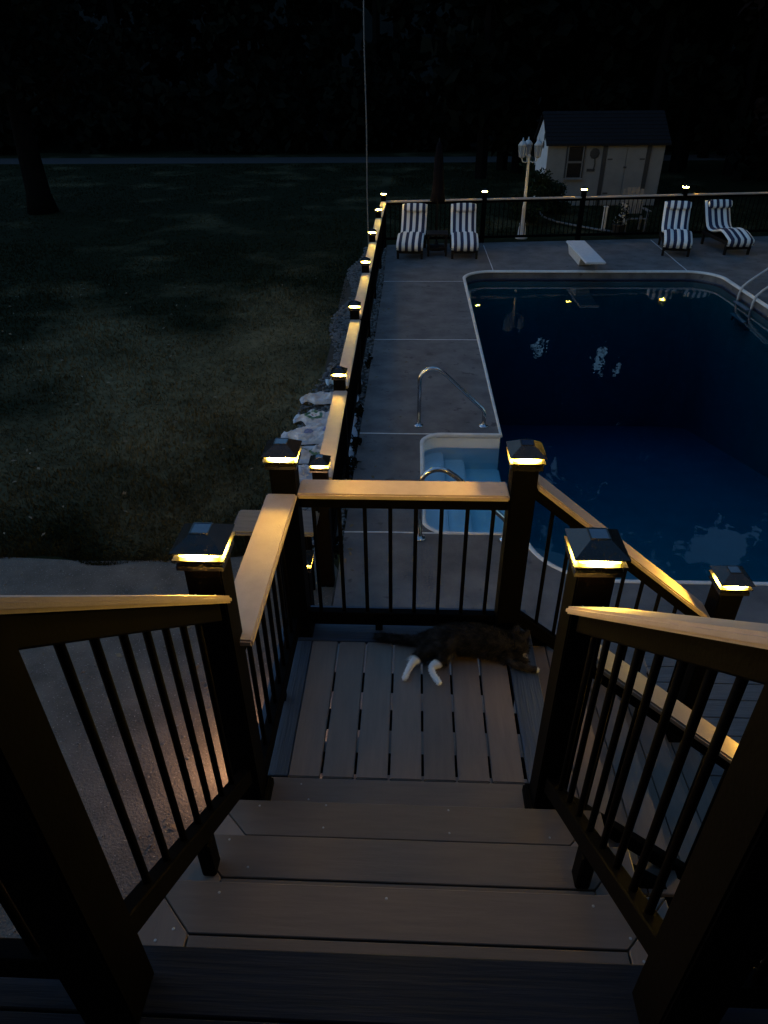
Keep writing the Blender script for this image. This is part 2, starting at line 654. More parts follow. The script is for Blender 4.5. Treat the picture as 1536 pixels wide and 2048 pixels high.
def reg_strip():
    while True:
        y = random.uniform(3.3, 16.4)
        x = random.uniform(-1.5, -0.63)
        lim = -1.36 + 0.12 * math.sin(y * 1.7)
        if x > lim and (x < -0.8 or x > -0.68 or random.random() < .4):
            if 4.6 < y < 7.4 and x < -1.05 and random.random() < .6:
                continue
            return x, y


pebbles('gravel_stones', 'pale loose stones along the foot of the lawn fence', 5200, reg_strip, (0.014, 0.036))
pebbles('pad_stones', 'small loose stones scattered over the packed gravel pad', 1400,
        lambda: (random.uniform(-5, -0.7), random.uniform(-1.6, 3.0)), (0.004, 0.011))

# grass blades: near lawn as real geometry
def grass():
    n = 210000
    y = 3.0 + 33.0 * rng.random(n) ** 2.6
    x = -1.35 - (9.0 + 0.55 * y) * rng.random(n) ** 1.05
    far = rng.random(n) < .5
    x = np.where((y > 17.0) & far, -1.0 + rng.random(n) * 12, x)
    keep = ~((y < 18.0) & (x > -1.3)) & (y > 3.07 + 0.05 * np.sin(x * 3) + 0.04 * np.sin(x * 7.1))
    x, y = x[keep], y[keep]
    n = len(x)
    h = (0.030 + 0.045 * rng.random(n) ** 2) * (0.8 + 0.35 * np.sin(x * 1.3 + 2) * np.sin(y * .9) + .25 * np.sin(x * 4.1) * np.sin(y * 3.3))
    w = 0.0035 + 0.003 * rng.random(n) + 0.0007 * y
    a = rng.random(n) * 6.283
    l = rng.normal(0, .5, n) * h
    la = rng.random(n) * 6.283
    p0 = np.stack([x - w * np.cos(a), y - w * np.sin(a), np.full(n, LAWN_Z)], 1)
    p1 = np.stack([x + w * np.cos(a), y + w * np.sin(a), np.full(n, LAWN_Z)], 1)
    p2 = np.stack([x + l * np.cos(la), y + l * np.sin(la), LAWN_Z + h], 1)
    V = np.stack([p0, p1, p2], 1).reshape(-1, 3)
    me = bpy.data.meshes.new('grass')
    me.vertices.add(len(V))
    me.vertices.foreach_set('co', V.ravel())
    me.loops.add(len(V))
    me.loops.foreach_set('vertex_index', np.arange(len(V), dtype=np.int32))
    me.polygons.add(n)
    me.polygons.foreach_set('loop_start', np.arange(0, len(V), 3, dtype=np.int32))
    me.update(calc_edges=True)
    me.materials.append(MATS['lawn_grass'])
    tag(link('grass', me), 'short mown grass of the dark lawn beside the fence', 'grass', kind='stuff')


grass()

# ------------------------------------------------------------------ pool
PX0, PX1, PY0, PY1, PR = 1.08, 6.56, 2.79, 13.62, 0.66
AX, AY0, AY1, AR = 0.13, 3.47, 5.57, 0.24
WATER_Z = -1.335


def pool_outline(g=0.0):
    """counter-clockwise outline of pool with the step alcove, grown by g"""
    p = []
    p += arc(PX0 + PR, PY0 + PR, PR + g, 180, 270, 12)[0:]
    p += arc(PX1 - PR, PY0 + PR, PR + g, 270, 360, 12)
    p += arc(PX1 - PR, PY1 - PR, PR + g, 0, 90, 12)
    p += arc(PX0 + PR, PY1 - PR, PR + g, 90, 180, 12)
    p += [(PX0 - g, AY1 + g)]
    p += arc(AX + AR, AY1 - AR, AR + g, 90, 180, 8)
    p += arc(AX + AR, AY0 + AR, AR + g, 180, 270, 8)
    p += [(PX0 - g, AY0 - g)]
    return p


OUT = pool_outline()
# concrete deck slabs
deck = thing('pool_deck', None, None, (0, 0, DECK_Z))
deck['kind'] = 'structure'


def slab(outline):
    me = finish('slab', poly_bm(outline, DECK_Z, DECK_Z - 0.16, deck.location), 'concrete')
    return link('slab', me, deck)


G = 0.006
slab([(X0, -1.0), (X1, -1.0), (X1, PY0)] + [(PX0 + PR, PY0)] + arc(PX0 + PR, PY0 + PR, PR, 270, 180, 12)[1:] + [(PX0, AY0 - G), (X0, AY0 - G)])
slab([(X0, AY0 + G)] + arc(AX + AR, AY0 + AR, AR, 270, 180, 8)[2:-1] + arc(AX + AR, AY1 - AR, AR, 180, 90, 8)[:-2] + [(X0, AY1 - G)])
slab([(X0, AY1 + G), (PX0, AY1 + G), (PX0, 9.02 - G), (X0, 9.02 - G)])
slab([(X0, 9.02 + G), (PX0, 9.02 + G), (PX0, 12.72 - G), (X0, 12.72 - G)])
slab([(X0, 12.72 + G), (PX0, 12.72 + G)] + arc(PX0 + PR, PY1 - PR, PR, 180, 95, 10) + [(1.76 - G, PY1), (1.77 - G, 16.58), (X0 - 0.05, 16.32)])
slab([(1.77 + G, 16.58), (1.76 + G, PY1), (5.97 - G, PY1), (6.13 - G, 17.05)])
slab([(6.13 + G, 17.05), (5.97 + G, PY1)] + arc(PX1 - PR, PY1 - PR, PR, 85, 0, 10) + [(X1, PY1 - PR), (X1, 17.42)])
slab([(PX1, PY0), (X1, PY0 + G), (X1, PY1 - PR - G), (PX1, PY1 - PR - G)])
for a, b in (((X0, AY0), (AX + AR, AY0)), ((X0, AY1), (PX0 - .02, AY1)), ((X0, 9.02), (PX0 - .02, 9.02)), ((X0, 12.72), (PX0 - .02, 12.72)),
             ((1.765, PY1 + .03), (1.77, 16.3)), ((5.975, PY1 + .03), (6.13, 16.9))):
    # slightly wandering caulk line
    A, B = Vector((*a, 0)), Vector((*b, 0))
    n = max(4, int((B - A).length / 0.12))
    d = (B - A).normalized()
    pp = Vector((-d.y, d.x, 0))
    L_, R_ = [], []
    for i in range(n + 1):
        q = A.lerp(B, i / n)
        w = 0.0085 + 0.003 * noise.noise(q * 4)
        o_ = 0.006 * noise.noise(q * 2.3 + Vector((5, 0, 0)))
        L_.append(q + pp * (w + o_))
        R_.append(q - pp * (w - o_))
    me = finish('joint', poly_bm([(v.x, v.y) for v in L_ + R_[::-1]], DECK_Z + .003, DECK_Z - .05, deck.location), 'joint_white')
    link('joint_strip', me, deck)

bm = poly_bm([(X0 - .3, 16.20), (X0 - .05, 16.28), (1.77, 16.53), (6.13, 17.0), (X1, 17.36), (X1 + .02, 18.35), (X0 - .3, 18.35)], LAWN_Z + .008, LAWN_Z - .2)
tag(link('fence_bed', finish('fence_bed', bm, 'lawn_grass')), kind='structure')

pool = thing('swimming_pool', 'inground pool with rounded corners and white step alcove in concrete deck', 'pool', (3.8, 8.2, DECK_Z))


def ring_wall(outline, z0, z1, mat, name, parent):
    bm = bmesh.new()
    t = [bm.verts.new(Vector((x, y, z1)) - parent.location) for x, y in outline]
    b = [bm.verts.new(Vector((x, y, z0)) - parent.location) for x, y in outline]
    n = len(t)
    for i in range(n):
        bm.faces.new((t[i], b[i], b[(i + 1) % n], t[(i + 1) % n]))
    me = finish(name, bm, mat)
    return link(name, me, parent)


# coping: narrow rounded white rim following the outline
def coping():
    bm = bmesh.new()
    prof = [(-0.018, -0.03), (-0.022, 0.004), (-0.012, 0.012), (0.008, 0.012), (0.024, 0.004), (0.028, -0.012), (0.026, -0.03)]
    n = len(OUT)
    rings = []
    for i in range(n):
        p0, p1, p2 = (Vector((*OUT[(i + k) % n], 0)) for k in (-1, 0, 1))
        e1, e2 = (p1 - p0), (p2 - p1)
        if e1.length < 1e-6:
            e1 = e2
        if e2.length < 1e-6:
            e2 = e1
        t = (e1.normalized() + e2.normalized()).normalized()
        nrm = Vector((-t.y, t.x, 0))   # inward for ccw
        k = 1.35 if p1.y > PY1 - 0.9 else 1.0
        rings.append([bm.verts.new(p1 + nrm * (o * k) + Vector((0, 0, DECK_Z + z)) - pool.location) for o, z in prof])
    for i in range(n):
        a, b = rings[i], rings[(i + 1) % n]
        for j in range(len(prof) - 1):
            try:
                bm.faces.new((a[j], a[j + 1], b[j + 1], b[j]))
            except ValueError:
                pass
    link('coping', finish('coping', bm, 'coping_white'), pool)


coping()
main = [p for p in OUT]
ring_wall(pool_outline(0.004), -1.40, DECK_Z - 0.028, 'liner_band', 'liner_band', pool)
MAIN = arc(PX0 + PR, PY0 + PR, PR, 180, 270, 12) + arc(PX1 - PR, PY0 + PR, PR, 270, 360, 12) + arc(PX1 - PR, PY1 - PR, PR, 0, 90, 12) + arc(PX0 + PR, PY1 - PR, PR, 90, 180, 12)
# deep basin: walls below the alcove and elsewhere
bm = bmesh.new()
n = len(MAIN)
top = [bm.verts.new(Vector((x, y, -1.38)) - pool.location) for x, y in MAIN]
flo = [bm.verts.new(Vector((x, y, -2.45 - max(0, (y - 6.5)) * 0.34)) - pool.location) for x, y in MAIN]
for i in range(n):
    if i == n - 1:
        continue            # left wall is built with the alcove opening
    bm.faces.new((top[i], flo[i], flo[(i + 1) % n], top[(i + 1) % n]))
bm.faces.new(flo)
# left wall pieces
for ya, yb, zt in ((PY1 - PR, AY1, -1.38), (AY1, AY0, -1.70), (AY0, PY0 + PR, -1.38)):
    q = [bm.verts.new(Vector((PX0 + 0.002, y, z)) - pool.location) for y, z in
         ((ya, zt), (yb, zt), (yb, -2.45 - max(0, (yb - 6.5)) * .34), (ya, -2.45 - max(0, (ya - 6.5)) * .34))]
    bm.faces.new(q)
link('basin', finish('basin', bm, 'liner_blue'), pool)
# alcove shell (white) and steps
ALC = [(PX0, AY1)] + arc(AX + AR, AY1 - AR, AR, 90, 180, 8) + arc(AX + AR, AY0 + AR, AR, 180, 270, 8) + [(PX0, AY0)]
bm = bmesh.new()
t = [bm.verts.new(Vector((x + (.004 if x < PX0 else 0), y, DECK_Z - .025)) - pool.location) for x, y in ALC]
b = [bm.verts.new(Vector((x + (.004 if x < PX0 else 0), y, -2.15)) - pool.location) for x, y in ALC]
for i in range(len(t) - 1):
    bm.faces.new((t[i], b[i], b[i + 1], t[i + 1]))
link('alcove_shell', finish('alcove_shell', bm, 'step_white', smooth=False), pool)
for x0, x1, z in ((AX - .05, 0.40, -1.40), (0.40, 0.66, -1.50), (0.66, PX0 + 0.02, -1.63)):
    bm = poly_bm([(x0, AY0 - .03), (x1, AY0 - .03), (x1, AY1 + .03), (x0, AY1 + .03)], z, -2.2, pool.location)
    bevel(bm, 0.02, 2)
    link('pool_step', finish('pool_step', bm, 'step_white'), pool)

wo = pool_outline(0.012)
bm = poly_bm(wo, WATER_Z, -6.0)
tag(link('pool_water', finish('pool_water', bm, 'pool_water')), kind='structure')

# ------------------------------------------------------------------ landing and stairs
landing = thing('stair_landing', 'brown plank landing with dark blue-grey border where the cat lies', 'landing', (0, 0.4, 0))
PX = -0.5013
for k in range(7):
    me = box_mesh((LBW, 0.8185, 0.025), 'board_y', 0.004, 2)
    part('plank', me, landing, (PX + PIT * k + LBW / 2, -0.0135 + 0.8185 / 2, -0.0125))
for c, s, m_ in (((-0.572, 0.47, -0.014), (0.1345, 0.95, 0.025), 'painted_wood_y'), 
                 ((0.583, 0.405, -0.014), (0.1345, 0.83, 0.025), 'painted_wood_y'),
                 ((0.006, 0.877, -0.0125), (1.29, 0.136, 0.025), 'painted_wood_x'), ((0.006, 1.005, -0.0125), (1.29, 0.114, 0.025), 'painted_wood_x')):
    if c[0] == 0.006:
        part('border_board', box_mesh(s, m_, 0.003), landing, c)
    else:
        s = (s[0], 0.815, s[2])
        part('border_board', box_mesh(s, m_, 0.003), landing, (c[0], 0.398, c[2]))
for x in (-0.45, -0.15, 0.15, 0.45, -.62, .62):
    part('joist', box_mesh((0.045, 1.2, 0.16), 'black_rail', 0.002), landing, (x, 0.42, -0.112))
for y in (0.17, 0.42, 0.66):
    part('blocking', box_mesh((1.24, 0.045, 0.1), 'black_rail', 0.002), landing, (0, y, -0.15))
part('fascia', box_mesh((1.29, 0.03, 0.19), 'painted_wood_x', 0.003), landing, (.006, 1.078, -0.10))
part('fascia', box_mesh((0.03, 1.3, 0.19), 'painted_wood_y', 0.003), landing, (-.668, 0.41, -0.10))
for x in (-.58, .58):
    for y in (0.0, 1.0):
        part('support_leg', box_mesh((0.1, 0.1, 1.05), 'black_rail', 0.004), landing, (x, y, -0.72))

stairs = thing('upper_staircase', 'brown composite stairs with mitred treads leading down to the plank landing', 'stairs', (0, -0.6, 0))


def mitre_tread(k, parent, xl, xr):
    """front board with mitred ends, two returns, inner board"""
    z = RISE * k
    yn = -RUN * k
    off = parent.location
    t = 0.025
    g = 0.002
    def poly(name, pts, mat, b=0.0025):
        bm = poly_bm(pts, z, z - t, off)
        bevel(bm, b, 1)
        return link(name, finish(name, bm, mat), parent)
    yb = yn - BW
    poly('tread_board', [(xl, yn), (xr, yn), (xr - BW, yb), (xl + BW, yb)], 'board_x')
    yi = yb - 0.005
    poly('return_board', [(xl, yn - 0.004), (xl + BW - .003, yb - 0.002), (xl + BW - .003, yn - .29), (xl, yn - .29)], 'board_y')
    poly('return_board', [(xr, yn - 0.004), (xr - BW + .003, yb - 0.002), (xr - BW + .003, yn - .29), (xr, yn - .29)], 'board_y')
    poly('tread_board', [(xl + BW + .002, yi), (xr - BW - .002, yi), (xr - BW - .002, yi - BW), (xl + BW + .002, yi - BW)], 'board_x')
    part('riser', box_mesh((xr - xl - .06, 0.018, RISE - t - .004), 'painted_wood_x', 0.002), parent, ((xl + xr) / 2, yn - 0.035, z - t - (RISE - t) / 2))


# bottom strip of two crosswise boards at landing level
part('tread_board', box_mesh((1.36, BW, 0.025), 'board_x', 0.003), stairs, (-0.02, -0.0135 - .004 - BW / 2, -0.0125))
part('tread_board', box_mesh((1.36, BW, 0.025), 'board_x', 0.003), stairs, (-0.02, -0.0135 - .008 - BW * 1.5, -0.0125))
XL, XR = -0.716, 0.726
for k in (1, 2, 3):
    mitre_tread(k, stairs, XL, XR)
screw_bm = bmesh.new()
lathe_bm(screw_bm, [(0.0035, 0), (0.0042, 0.0006), (0.003, 0.0014), (0.0006, 0.0016)], 8)
SCREW = finish('screw', screw_bm, 'screw_steel')
for k, lst in {0: ((-.40, -.12), (-.02, -.22), (.12, -.215), (.50, -.12), (-.44, -.05)), 1: ((-.55, -.28), (-.30, -.36), (-.3, -.27), (.16, -.275), (.16, -.365), (.52, -.37)),
               2: ((-.58, -.53), (-.5, -.62), (.55, -.62)), 3: ((-.52, -.80), (-.62, -.90), (-.05, -.80), (.52, -.80), (.60, -.88), (.62, -.935), (-.66, -.93))}.items():
    for x, y in lst:
        part('screw', SCREW, stairs, (x, y, RISE * k + 0.0002))
# stringers
for x in (-0.45, 0.0, 0.45):
    bm = bmesh.new()
    pts = [(-0.24, -0.03), (-0.24, RISE - .03), (-0.27, RISE - .03)]
    pts = []
    y, z = -0.295, -0.03
    pts.append((y, -0.03))
    for k in (1, 2, 3):
        pts.append((-RUN * k - .048, RISE * k - .03))
        pts.append((-RUN * (k + 1) - .048, RISE * k - .03))
    pts.append((-RUN * 4 - .048, RISE * 2 - .05))
    pts.append((-0.55, -0.03))
    va = [bm.verts.new(Vector((x - .02, p[0], p[1])) - stairs.location) for p in pts]
    vb = [bm.verts.new(Vector((x + .02, p[0], p[1])) - stairs.location) for p in pts]
    bm.faces.new(va)
    bm.faces.new(vb[::-1])
    for i in range(len(pts)):
        j = (i + 1) % len(pts)
        bm.faces.new((va[i], vb[i], vb[j], va[j]))
    link('stringer', finish('stringer', bm, 'black_rail'), stairs)

# upper deck, dark painted planks
DZ = RISE * 4
udeck = thing('upper_deck', 'dark navy painted plank deck at the top of the stairs', 'deck', (0, -2.0, DZ))
for i in range(16):
    part('plank', box_mesh((4.6, BW, 0.03), 'deck_paint', 0.003), udeck, (0.0, -RUN * 4 - BW / 2 - i * PIT, DZ - .015))
part('fascia', box_mesh((1.30, 0.02, RISE - .035), 'painted_wood_x', 0.002), udeck, (0.005, -RUN * 4 - .035, DZ - .03 - (RISE - .035) / 2))
for x in (-2.2, -.75, .75, 2.2):
    part('beam', box_mesh((0.09, 2.2, 0.18), 'black_rail', 0.003), udeck, (x, -2.15, DZ - .122))
for x in (-2.2, 2.2):
    part('support_leg', box_mesh((0.12, 0.12, DZ + 1.25 - .21), 'black_rail', 0.003), udeck, (x, -1.35, (DZ - .21 - 1.25) / 2))

# ------------------------------------------------------------------ posts with solar lights
PS = 0.115


def make_light(label, x, y, z, group=None):
    """solar post cap: z is the height of the roof edge"""
    o = thing('solar_post_light', label, 'lamp', (x, y, z - .062), 0, group)
    if 'light' not in CACHE:
        bm = bmesh.new()
        h, tz = 0.0805, 0.036
        th = 0.030
        vs_ = []
        for r, zz in ((h - .004, -.004), (h, -.004), (h, 0.0), (th, tz)):
            vs_.append([bm.verts.new((sx * r, sy * r, zz + .062)) for sx, sy in ((-1, -1), (1, -1), (1, 1), (-1, 1))])
        for a, b in zip(vs_, vs_[1:]):
            for k in range(4):
                bm.faces.new((a[k], a[(k + 1) % 4], b[(k + 1) % 4], b[k]))
        bm.faces.new(vs_[0][::-1])
        bm.faces.new(vs_[-1])
        roof = finish('roof', bm, 'cap_metal')
        bm = bmesh.new()
        add_box(bm, (0, 0, .062 + tz + .0012), (.052, .052, .0024))
        panel = finish('solar_panel', bm, 'solar_glass')
        bm = bmesh.new()
        for r in (0.0275,):
            for sx, sy, wx, wy in ((0, 1, .058, .004), (0, -1, .058, .004), (1, 0, .004, .05), (-1, 0, .004, .05)):
                add_box(bm, (sx * r, sy * r, .062 + tz + .0018), (wx, wy, .0036))
        frame = finish('panel_frame', bm, 'cap_metal')
        bm = bmesh.new()
        r = 0.062
        for z0, z1, r0, r1 in ((-.0045, -.027, .064, .060),):
            a = [bm.verts.new((sx * r0, sy * r0, z0 + .062)) for sx, sy in ((-1, -1), (1, -1), (1, 1), (-1, 1))]
            b = [bm.verts.new((sx * r1, sy * r1, z1 + .062)) for sx, sy in ((-1, -1), (1, -1), (1, 1), (-1, 1))]
            for k in range(4):
                bm.faces.new((a[k], a[(k + 1) % 4], b[(k + 1) % 4], b[k]))
        lens = finish('lens', bm, 'lamp_lens')
        bm = bmesh.new()
        prof = [(.055, -.0275), (.078, -.0275), (.0795, -.031), (.064, -.034), (.064, -.044), (.069, -.046), (.071, -.049), (.068, -.052), (.072, -.054), (.072, -.0695), (.05, -.0695)]
        rings = [[bm.verts.new((sx * q, sy * q, zz + .062)) for sx, sy in ((-1, -1), (1, -1), (1, 1), (-1, 1))] for q, zz in prof]
        for a, b in zip(rings, rings[1:]):
            for k in range(4):
                bm.faces.new((a[k], a[(k + 1) % 4], b[(k + 1) % 4], b[k]))
        bm.faces.new(rings[0][::-1])
        bm.faces.new(rings[-1])
        base = finish('base', bm, 'cap_metal')
        CACHE['light'] = (roof, panel, frame, lens, base)
    roof, panel, frame, lens, base = CACHE['light']
    o.location.z -= .0
    rf = link('roof', roof, o)
    pn = link('solar_panel', panel, rf)
    link('panel_frame', frame, rf)
    link('lens', lens, o)
    link('base', base, o)
    return o


def make_post(label, x, y, z0, ztop, group=None, skirt=True, name='railing_post'):
    o = thing(name, label, 'post', (x, y, z0), 0, group)
    part('sleeve', box_mesh((PS, PS, ztop - z0), 'black_rail', 0.005, 2), o, (x, y, (z0 + ztop) / 2))
    if skirt:
        if 'skirt' not in CACHE:
            bm = bmesh.new()
            prof = [(.058, .0), (.077, .0), (.077, .035), (.072, .042), (.072, .055), (.064, .066), (.058, .066)]
            rings = [[bm.verts.new((sx * q, sy * q, zz)) for sx, sy in ((-1, -1), (1, -1), (1, 1), (-1, 1))] for q, zz in prof]
            for a, b in zip(rings, rings[1:]):
                for k in range(4):
                    bm.faces.new((a[k], a[(k + 1) % 4], b[(k + 1) % 4], b[k]))
            CACHE['skirt'] = finish('skirt', bm, 'black_rail')
        part('skirt', CACHE['skirt'], o, (x, y, z0 + .0005))
    return o


LG = 'solar lights on the stair and landing posts'
LPG = 'posts of the stairs and landing'
POSTS = [
    ('near_left', -0.632, -0.125, 0.0, 1.315, 'foot of the left stair rail'),
    ('near_right', 0.560, -0.125, 0.0, 1.318, 'foot of the right stair rail'),
    ('far_left', -0.583, 0.905, 0.0, 1.085, 'far left corner of the landing'),
    ('far_right', 0.515, 0.905, 0.0, 1.092, 'far right corner of the landing'),
    ('low_far', 1.600, 0.905, -RISE * 4, 0.405, 'bottom of the side stairs nearest the pool'),
    ('low_near', 1.560, -0.125, -RISE * 4, 0.33, 'bottom of the side stairs, near rail'),
]
for nm, x, y, z0, zr, where in POSTS:
    make_post('black square post at the ' + where, x, y, z0, zr - .068, LPG)
    make_light('glowing solar cap light at the ' + where, x, y, zr, LG)
for s, w in ((-1, 'left'), (1, 'right')):
    o = make_post('black square post at the upper %s end of the stair rail, close to the camera' % w, s * .60 - .03, -1.138, DZ, DZ + 1.22, LPG, skirt=False)
    part('cap', box_mesh((.14, .14, .03), 'black_rail', .008), o, (s * .60 - .03, -1.138, DZ + 1.236))

# ------------------------------------------------------------------ railing sections


def bal_mesh(h, w=0.019):
    k = ('bal', round(h, 2), w)
    if k not in CACHE:
        bm = bmesh.new()
        h = round(h, 2)
        lathe_bm(bm, [(w / 2, -h / 2), (w / 2, h / 2)], 10)
        CACHE[k] = finish('baluster', bm, 'black_rail', False)
        for p in CACHE[k].polygons:
            p.use_smooth = len(p.vertices) == 4
    return CACHE[k]


def railing(name, label, A, B, zcapA, zcapB, zbA, zbB, bal, cw=BW, ct=0.030, group=None, cap_ext=(0, 0), capoff=0.0,
            block=True, cat='railing', bw=0.020, screws=True, cap_pts=None, rh=0.075, bh=0.085, rw=0.045):
    """A,B: plan ends between posts; cap top heights; bottom rail bottom heights"""
    A2, B2 = Vector((A[0], A[1], 0)), Vector((B[0], B[1], 0))
    e = (B2 - A2)
    Ln = e.length
    e.normalize()
    p = Vector((-e.y, e.x, 0))
    o = thing(name, label, cat, (A2.x, A2.y, min(zbA, zbB)), 0, group)
    sl = (zcapB - zcapA) / Ln
    slb = (zbB - zbA) / Ln
    ca = A2 - e * cap_ext[0] + p * capoff
    cb = B2 + e * cap_ext[1] + p * capoff
    ca.z, cb.z = zcapA - sl * cap_ext[0], zcapB + sl * cap_ext[1]
    bm = bar_bm(ca, cb, cw, ct, o.location)
    bevel(bm, 0.007, 2)
    cp = link('cap_board', finish('cap_board', bm, 'cap_board'), o)
    if screws:
        for q, sgn in ((ca, 1), (cb, -1)):
            for s in (-1, 1):
                w_ = q + e * (sgn * .035) + p * (s * .03)
                w_.z = q.z + sl * sgn * .035 + .0003
                link('screw', SCREW, cp, w_ - o.location)
    a, b = A2.copy(), B2.copy()
    a.z, b.z = zcapA - ct - .002, zcapB - ct - .002
    bm = bar_bm(a, b, rw, rh, o.location)
    bevel(bm, 0.004, 1)
    link('top_rail', finish('top_rail', bm, 'black_rail'), o)
    a.z, b.z = zbA + bh, zbB + bh
    bm = bar_bm(a, b, rw, bh, o.location)
    bevel(bm, 0.004, 1)
    link('bottom_rail', finish('bottom_rail', bm, 'black_rail'), o)
    for t in bal:
        q = A2 + e * t
        zt = zcapA + sl * t - ct - rh * .5
        zb = zbA + slb * t + bh * .6
        me = bal_mesh(zt - zb, bw)
        q.z = (zt + zb) / 2
        rz = math.atan2(e.y, e.x)
        link('baluster', me, o, q - o.location, (0, 0, rz))
    if block:
        q = A2 + e * (Ln * block if isinstance(block, float) else Ln * .45)
        zb = zbA + slb * (q - A2).length
        if zb > .012:
            q.z = zb / 2 if abs(zbA - zbB) < 1e-6 else zb - .02
            link('support_block', box_mesh((.038, .038, max(.02, min(zb, .12))), 'black_rail', .003), o, q - o.location)
    return o


RG = 'railings of the stairs and landing'
# left stair rail (A at landing post, B at upper post)
def stair_bal(y0, ys):
    return [y0 - y for y in ys]


SL = 0.80
yA, yB = -0.19, -1.078
zA = 1.145
railing('railing', 'left stair railing with lit tan cap board, sloping down to the landing', (-.615, yA), (-.615, yB), zA, zA + SL * (yA - yB) + .035, .20, .20 + .80 * (yA - yB),
        stair_bal(yA, (-.436, -.538, -.634, -.734, -.837, -.939, -.335)), group=RG, cap_ext=(-.012, .25), block=False)
railing('railing', 'right stair railing with grey-tan cap board, sloping down to the landing', (.548, yA), (.548, yB), zA - .015, zA + SL * (yA - yB), .20, .20 + .80 * (yA - yB),
        stair_bal(yA, (-.30, -.40, -.50, -.60, -.70, -.80, -.90, -.985)), group=RG, cap_ext=(-.012, .25), block=False)
# support blocks under stair rails
for rl in [o for o in COL.objects if o.name.startswith('railing') and 'stair railing' in o.get('label', '')]:
    link('support_block', box_mesh((.045, .06, .16), 'black_rail', .006), rl, Vector((rl.location.x, -.625, RISE * 2 + .081)) - rl.location)
# landing left rail
railing('railing', 'level railing on the left side of the landing with broad tan cap board', (-.600, -.06), (-.592, .845), .885, .885, .045, .045,
        [.11 + .1135 * i for i in range(7)], group=RG, cap_ext=(.06, .0), block=.52)
# landing far rail
railing('railing', 'level railing across the far end of the landing, in front of the pool steps', (-.522, .91), (.455, .91), .885, .885, .040, .040,
        [.522 - .4613 + .1226 * i for i in range(8)], group=RG, cap_ext=(.0, .0), block=.375)
# side stair rails (down to +x)
xa, xb = .575, 1.54
railing('railing', 'sloping railing on the pool side of the side stairs, lit yellow at its lower end', (xa, .91), (xb, .91), .950, .950 - .812 * (xb - xa), .058, .058 - .812 * (xb - xa),
        [.10 + .1 * i for i in range(9)], group=RG, block=False)
xa, xb = .62, 1.50
railing('railing', 'sloping railing on the near side of the side stairs, seen through the right stair balusters', (xa, -.125), (xb, -.125), .885, .885 - .83 * (xb - xa), .02, .02 - .83 * (xb - xa),
        [.10 + .1 * i for i in range(8)], group=RG, block=False)
# upper deck rails
railing('railing', 'dark deck railing at the lower left corner of the picture', (-.69, -1.115), (-2.2, -1.115), DZ + .95, DZ + .95, DZ + .08, DZ + .08,
        [.10 + .112 * i for i in range(13)], group=RG, block=False)
railing('railing', 'dark deck railing at the lower right corner of the picture', (.63, -1.115), (2.2, -1.115), DZ + .95, DZ + .95, DZ + .08, DZ + .08,
        [.10 + .112 * i for i in range(13)], group=RG, block=False)

# ------------------------------------------------------------------ side stairs down to the pool deck
side = thing('side_staircase', 'lower wooden stairs leading right from the landing toward the pool deck', 'stairs', (1.2, .4, -.5))
for k in range(1, 5):
    xn = .652 + RUN * k
    for j in range(2):
        part('tread_board', box_mesh((BW, 1.30, .025), 'board_y', .003), side, (xn - BW / 2 - j * (BW + .004), .40, -RISE * k - .0125))
    part('riser', box_mesh((.018, 1.2, RISE - .03), 'painted_wood_y', .002), side, (xn - .0385, .40, -RISE * k - .025 - (RISE - .03) / 2 - .001))
part('riser', box_mesh((.018, 1.2, RISE - .03), 'painted_wood_y', .002), side, (.652 - .0385 + .01, .40, -.027 - (RISE - .03) / 2))
for y in (-.21, 1.02):
    bm = bar_bm((.66, y, -.05), (1.69, y, -.05 - .75 * 1.03), .04, .24, side.location)
    link('stringer', finish('stringer', bm, 'black_rail'), side)
plat = thing('wooden_platform', 'low grey plank platform at the foot of the side stairs', 'platform', (2.6, .5, DECK_Z))
for i in range(17):
    y = -.62 + i * PIT
    x0 = 1.66
    part('plank', box_mesh((1.9, BW, .025), 'grey_wood', .003), plat, (x0 + .95, y, -RISE * 5 - .0125))
for x in (1.75, 2.6, 3.45):
    part('joist', box_mesh((.05, 2.4, .16), 'black_rail', .002), plat, (x, .53, -RISE * 5 - .108))

# ------------------------------------------------------------------ lawn fence and far fence
FP = [(-0.710, 2.811, -.020), (-0.735, 4.669, -.008), (-0.757, 6.994, .003), (-0.768, 9.411, .015), (-0.784, 11.721, .027), (-0.784, 14.181, .038), (-0.763, 16.420, .048)]
ORD = ['first', 'second', 'third', 'fourth', 'fifth', 'sixth', 'seventh']
FG = 'posts of the lawn fence'
for k, (x, y, z) in enumerate(FP):
    w = '%s from the landing' % ORD[k]
    if k == 6:
        w = 'last, at the far fence corner'
    make_post('black post of the lawn fence, %s' % w, x, y, LAWN_Z, z - .068, FG, skirt=False, name='fence_post')
    make_light('solar cap light of the lawn fence, %s' % w, x, y, z, 'solar lights along the lawn fence')
for k in range(6):
    (xa, ya, za), (xb, yb, zb) = FP[k], FP[k + 1]
    ya, yb = ya + .058, yb - .058
    n = int((yb - ya) / .118)
    st = (yb - ya) / (n + 1)
    railing('fence', 'panel of the lawn fence with tan cap board, %s from the landing' % ORD[k], (xa + .012, ya), (xb + .012, yb), za - .185, zb - .185, -1.10, -1.10,
            [st * (i + 1) for i in range(n)], group='panels of the lawn fence', block=False, cat='fence', bw=.02, screws=(k == 0), rh=.06, bh=.06)
fp0 = Vector((FP[6][0], FP[6][1], 0))
FQ = [FP[6], (1.746, 16.62, .068), (4.246, 16.90, .067), (6.833, 17.17, .080), (9.45, 17.46, .085)]
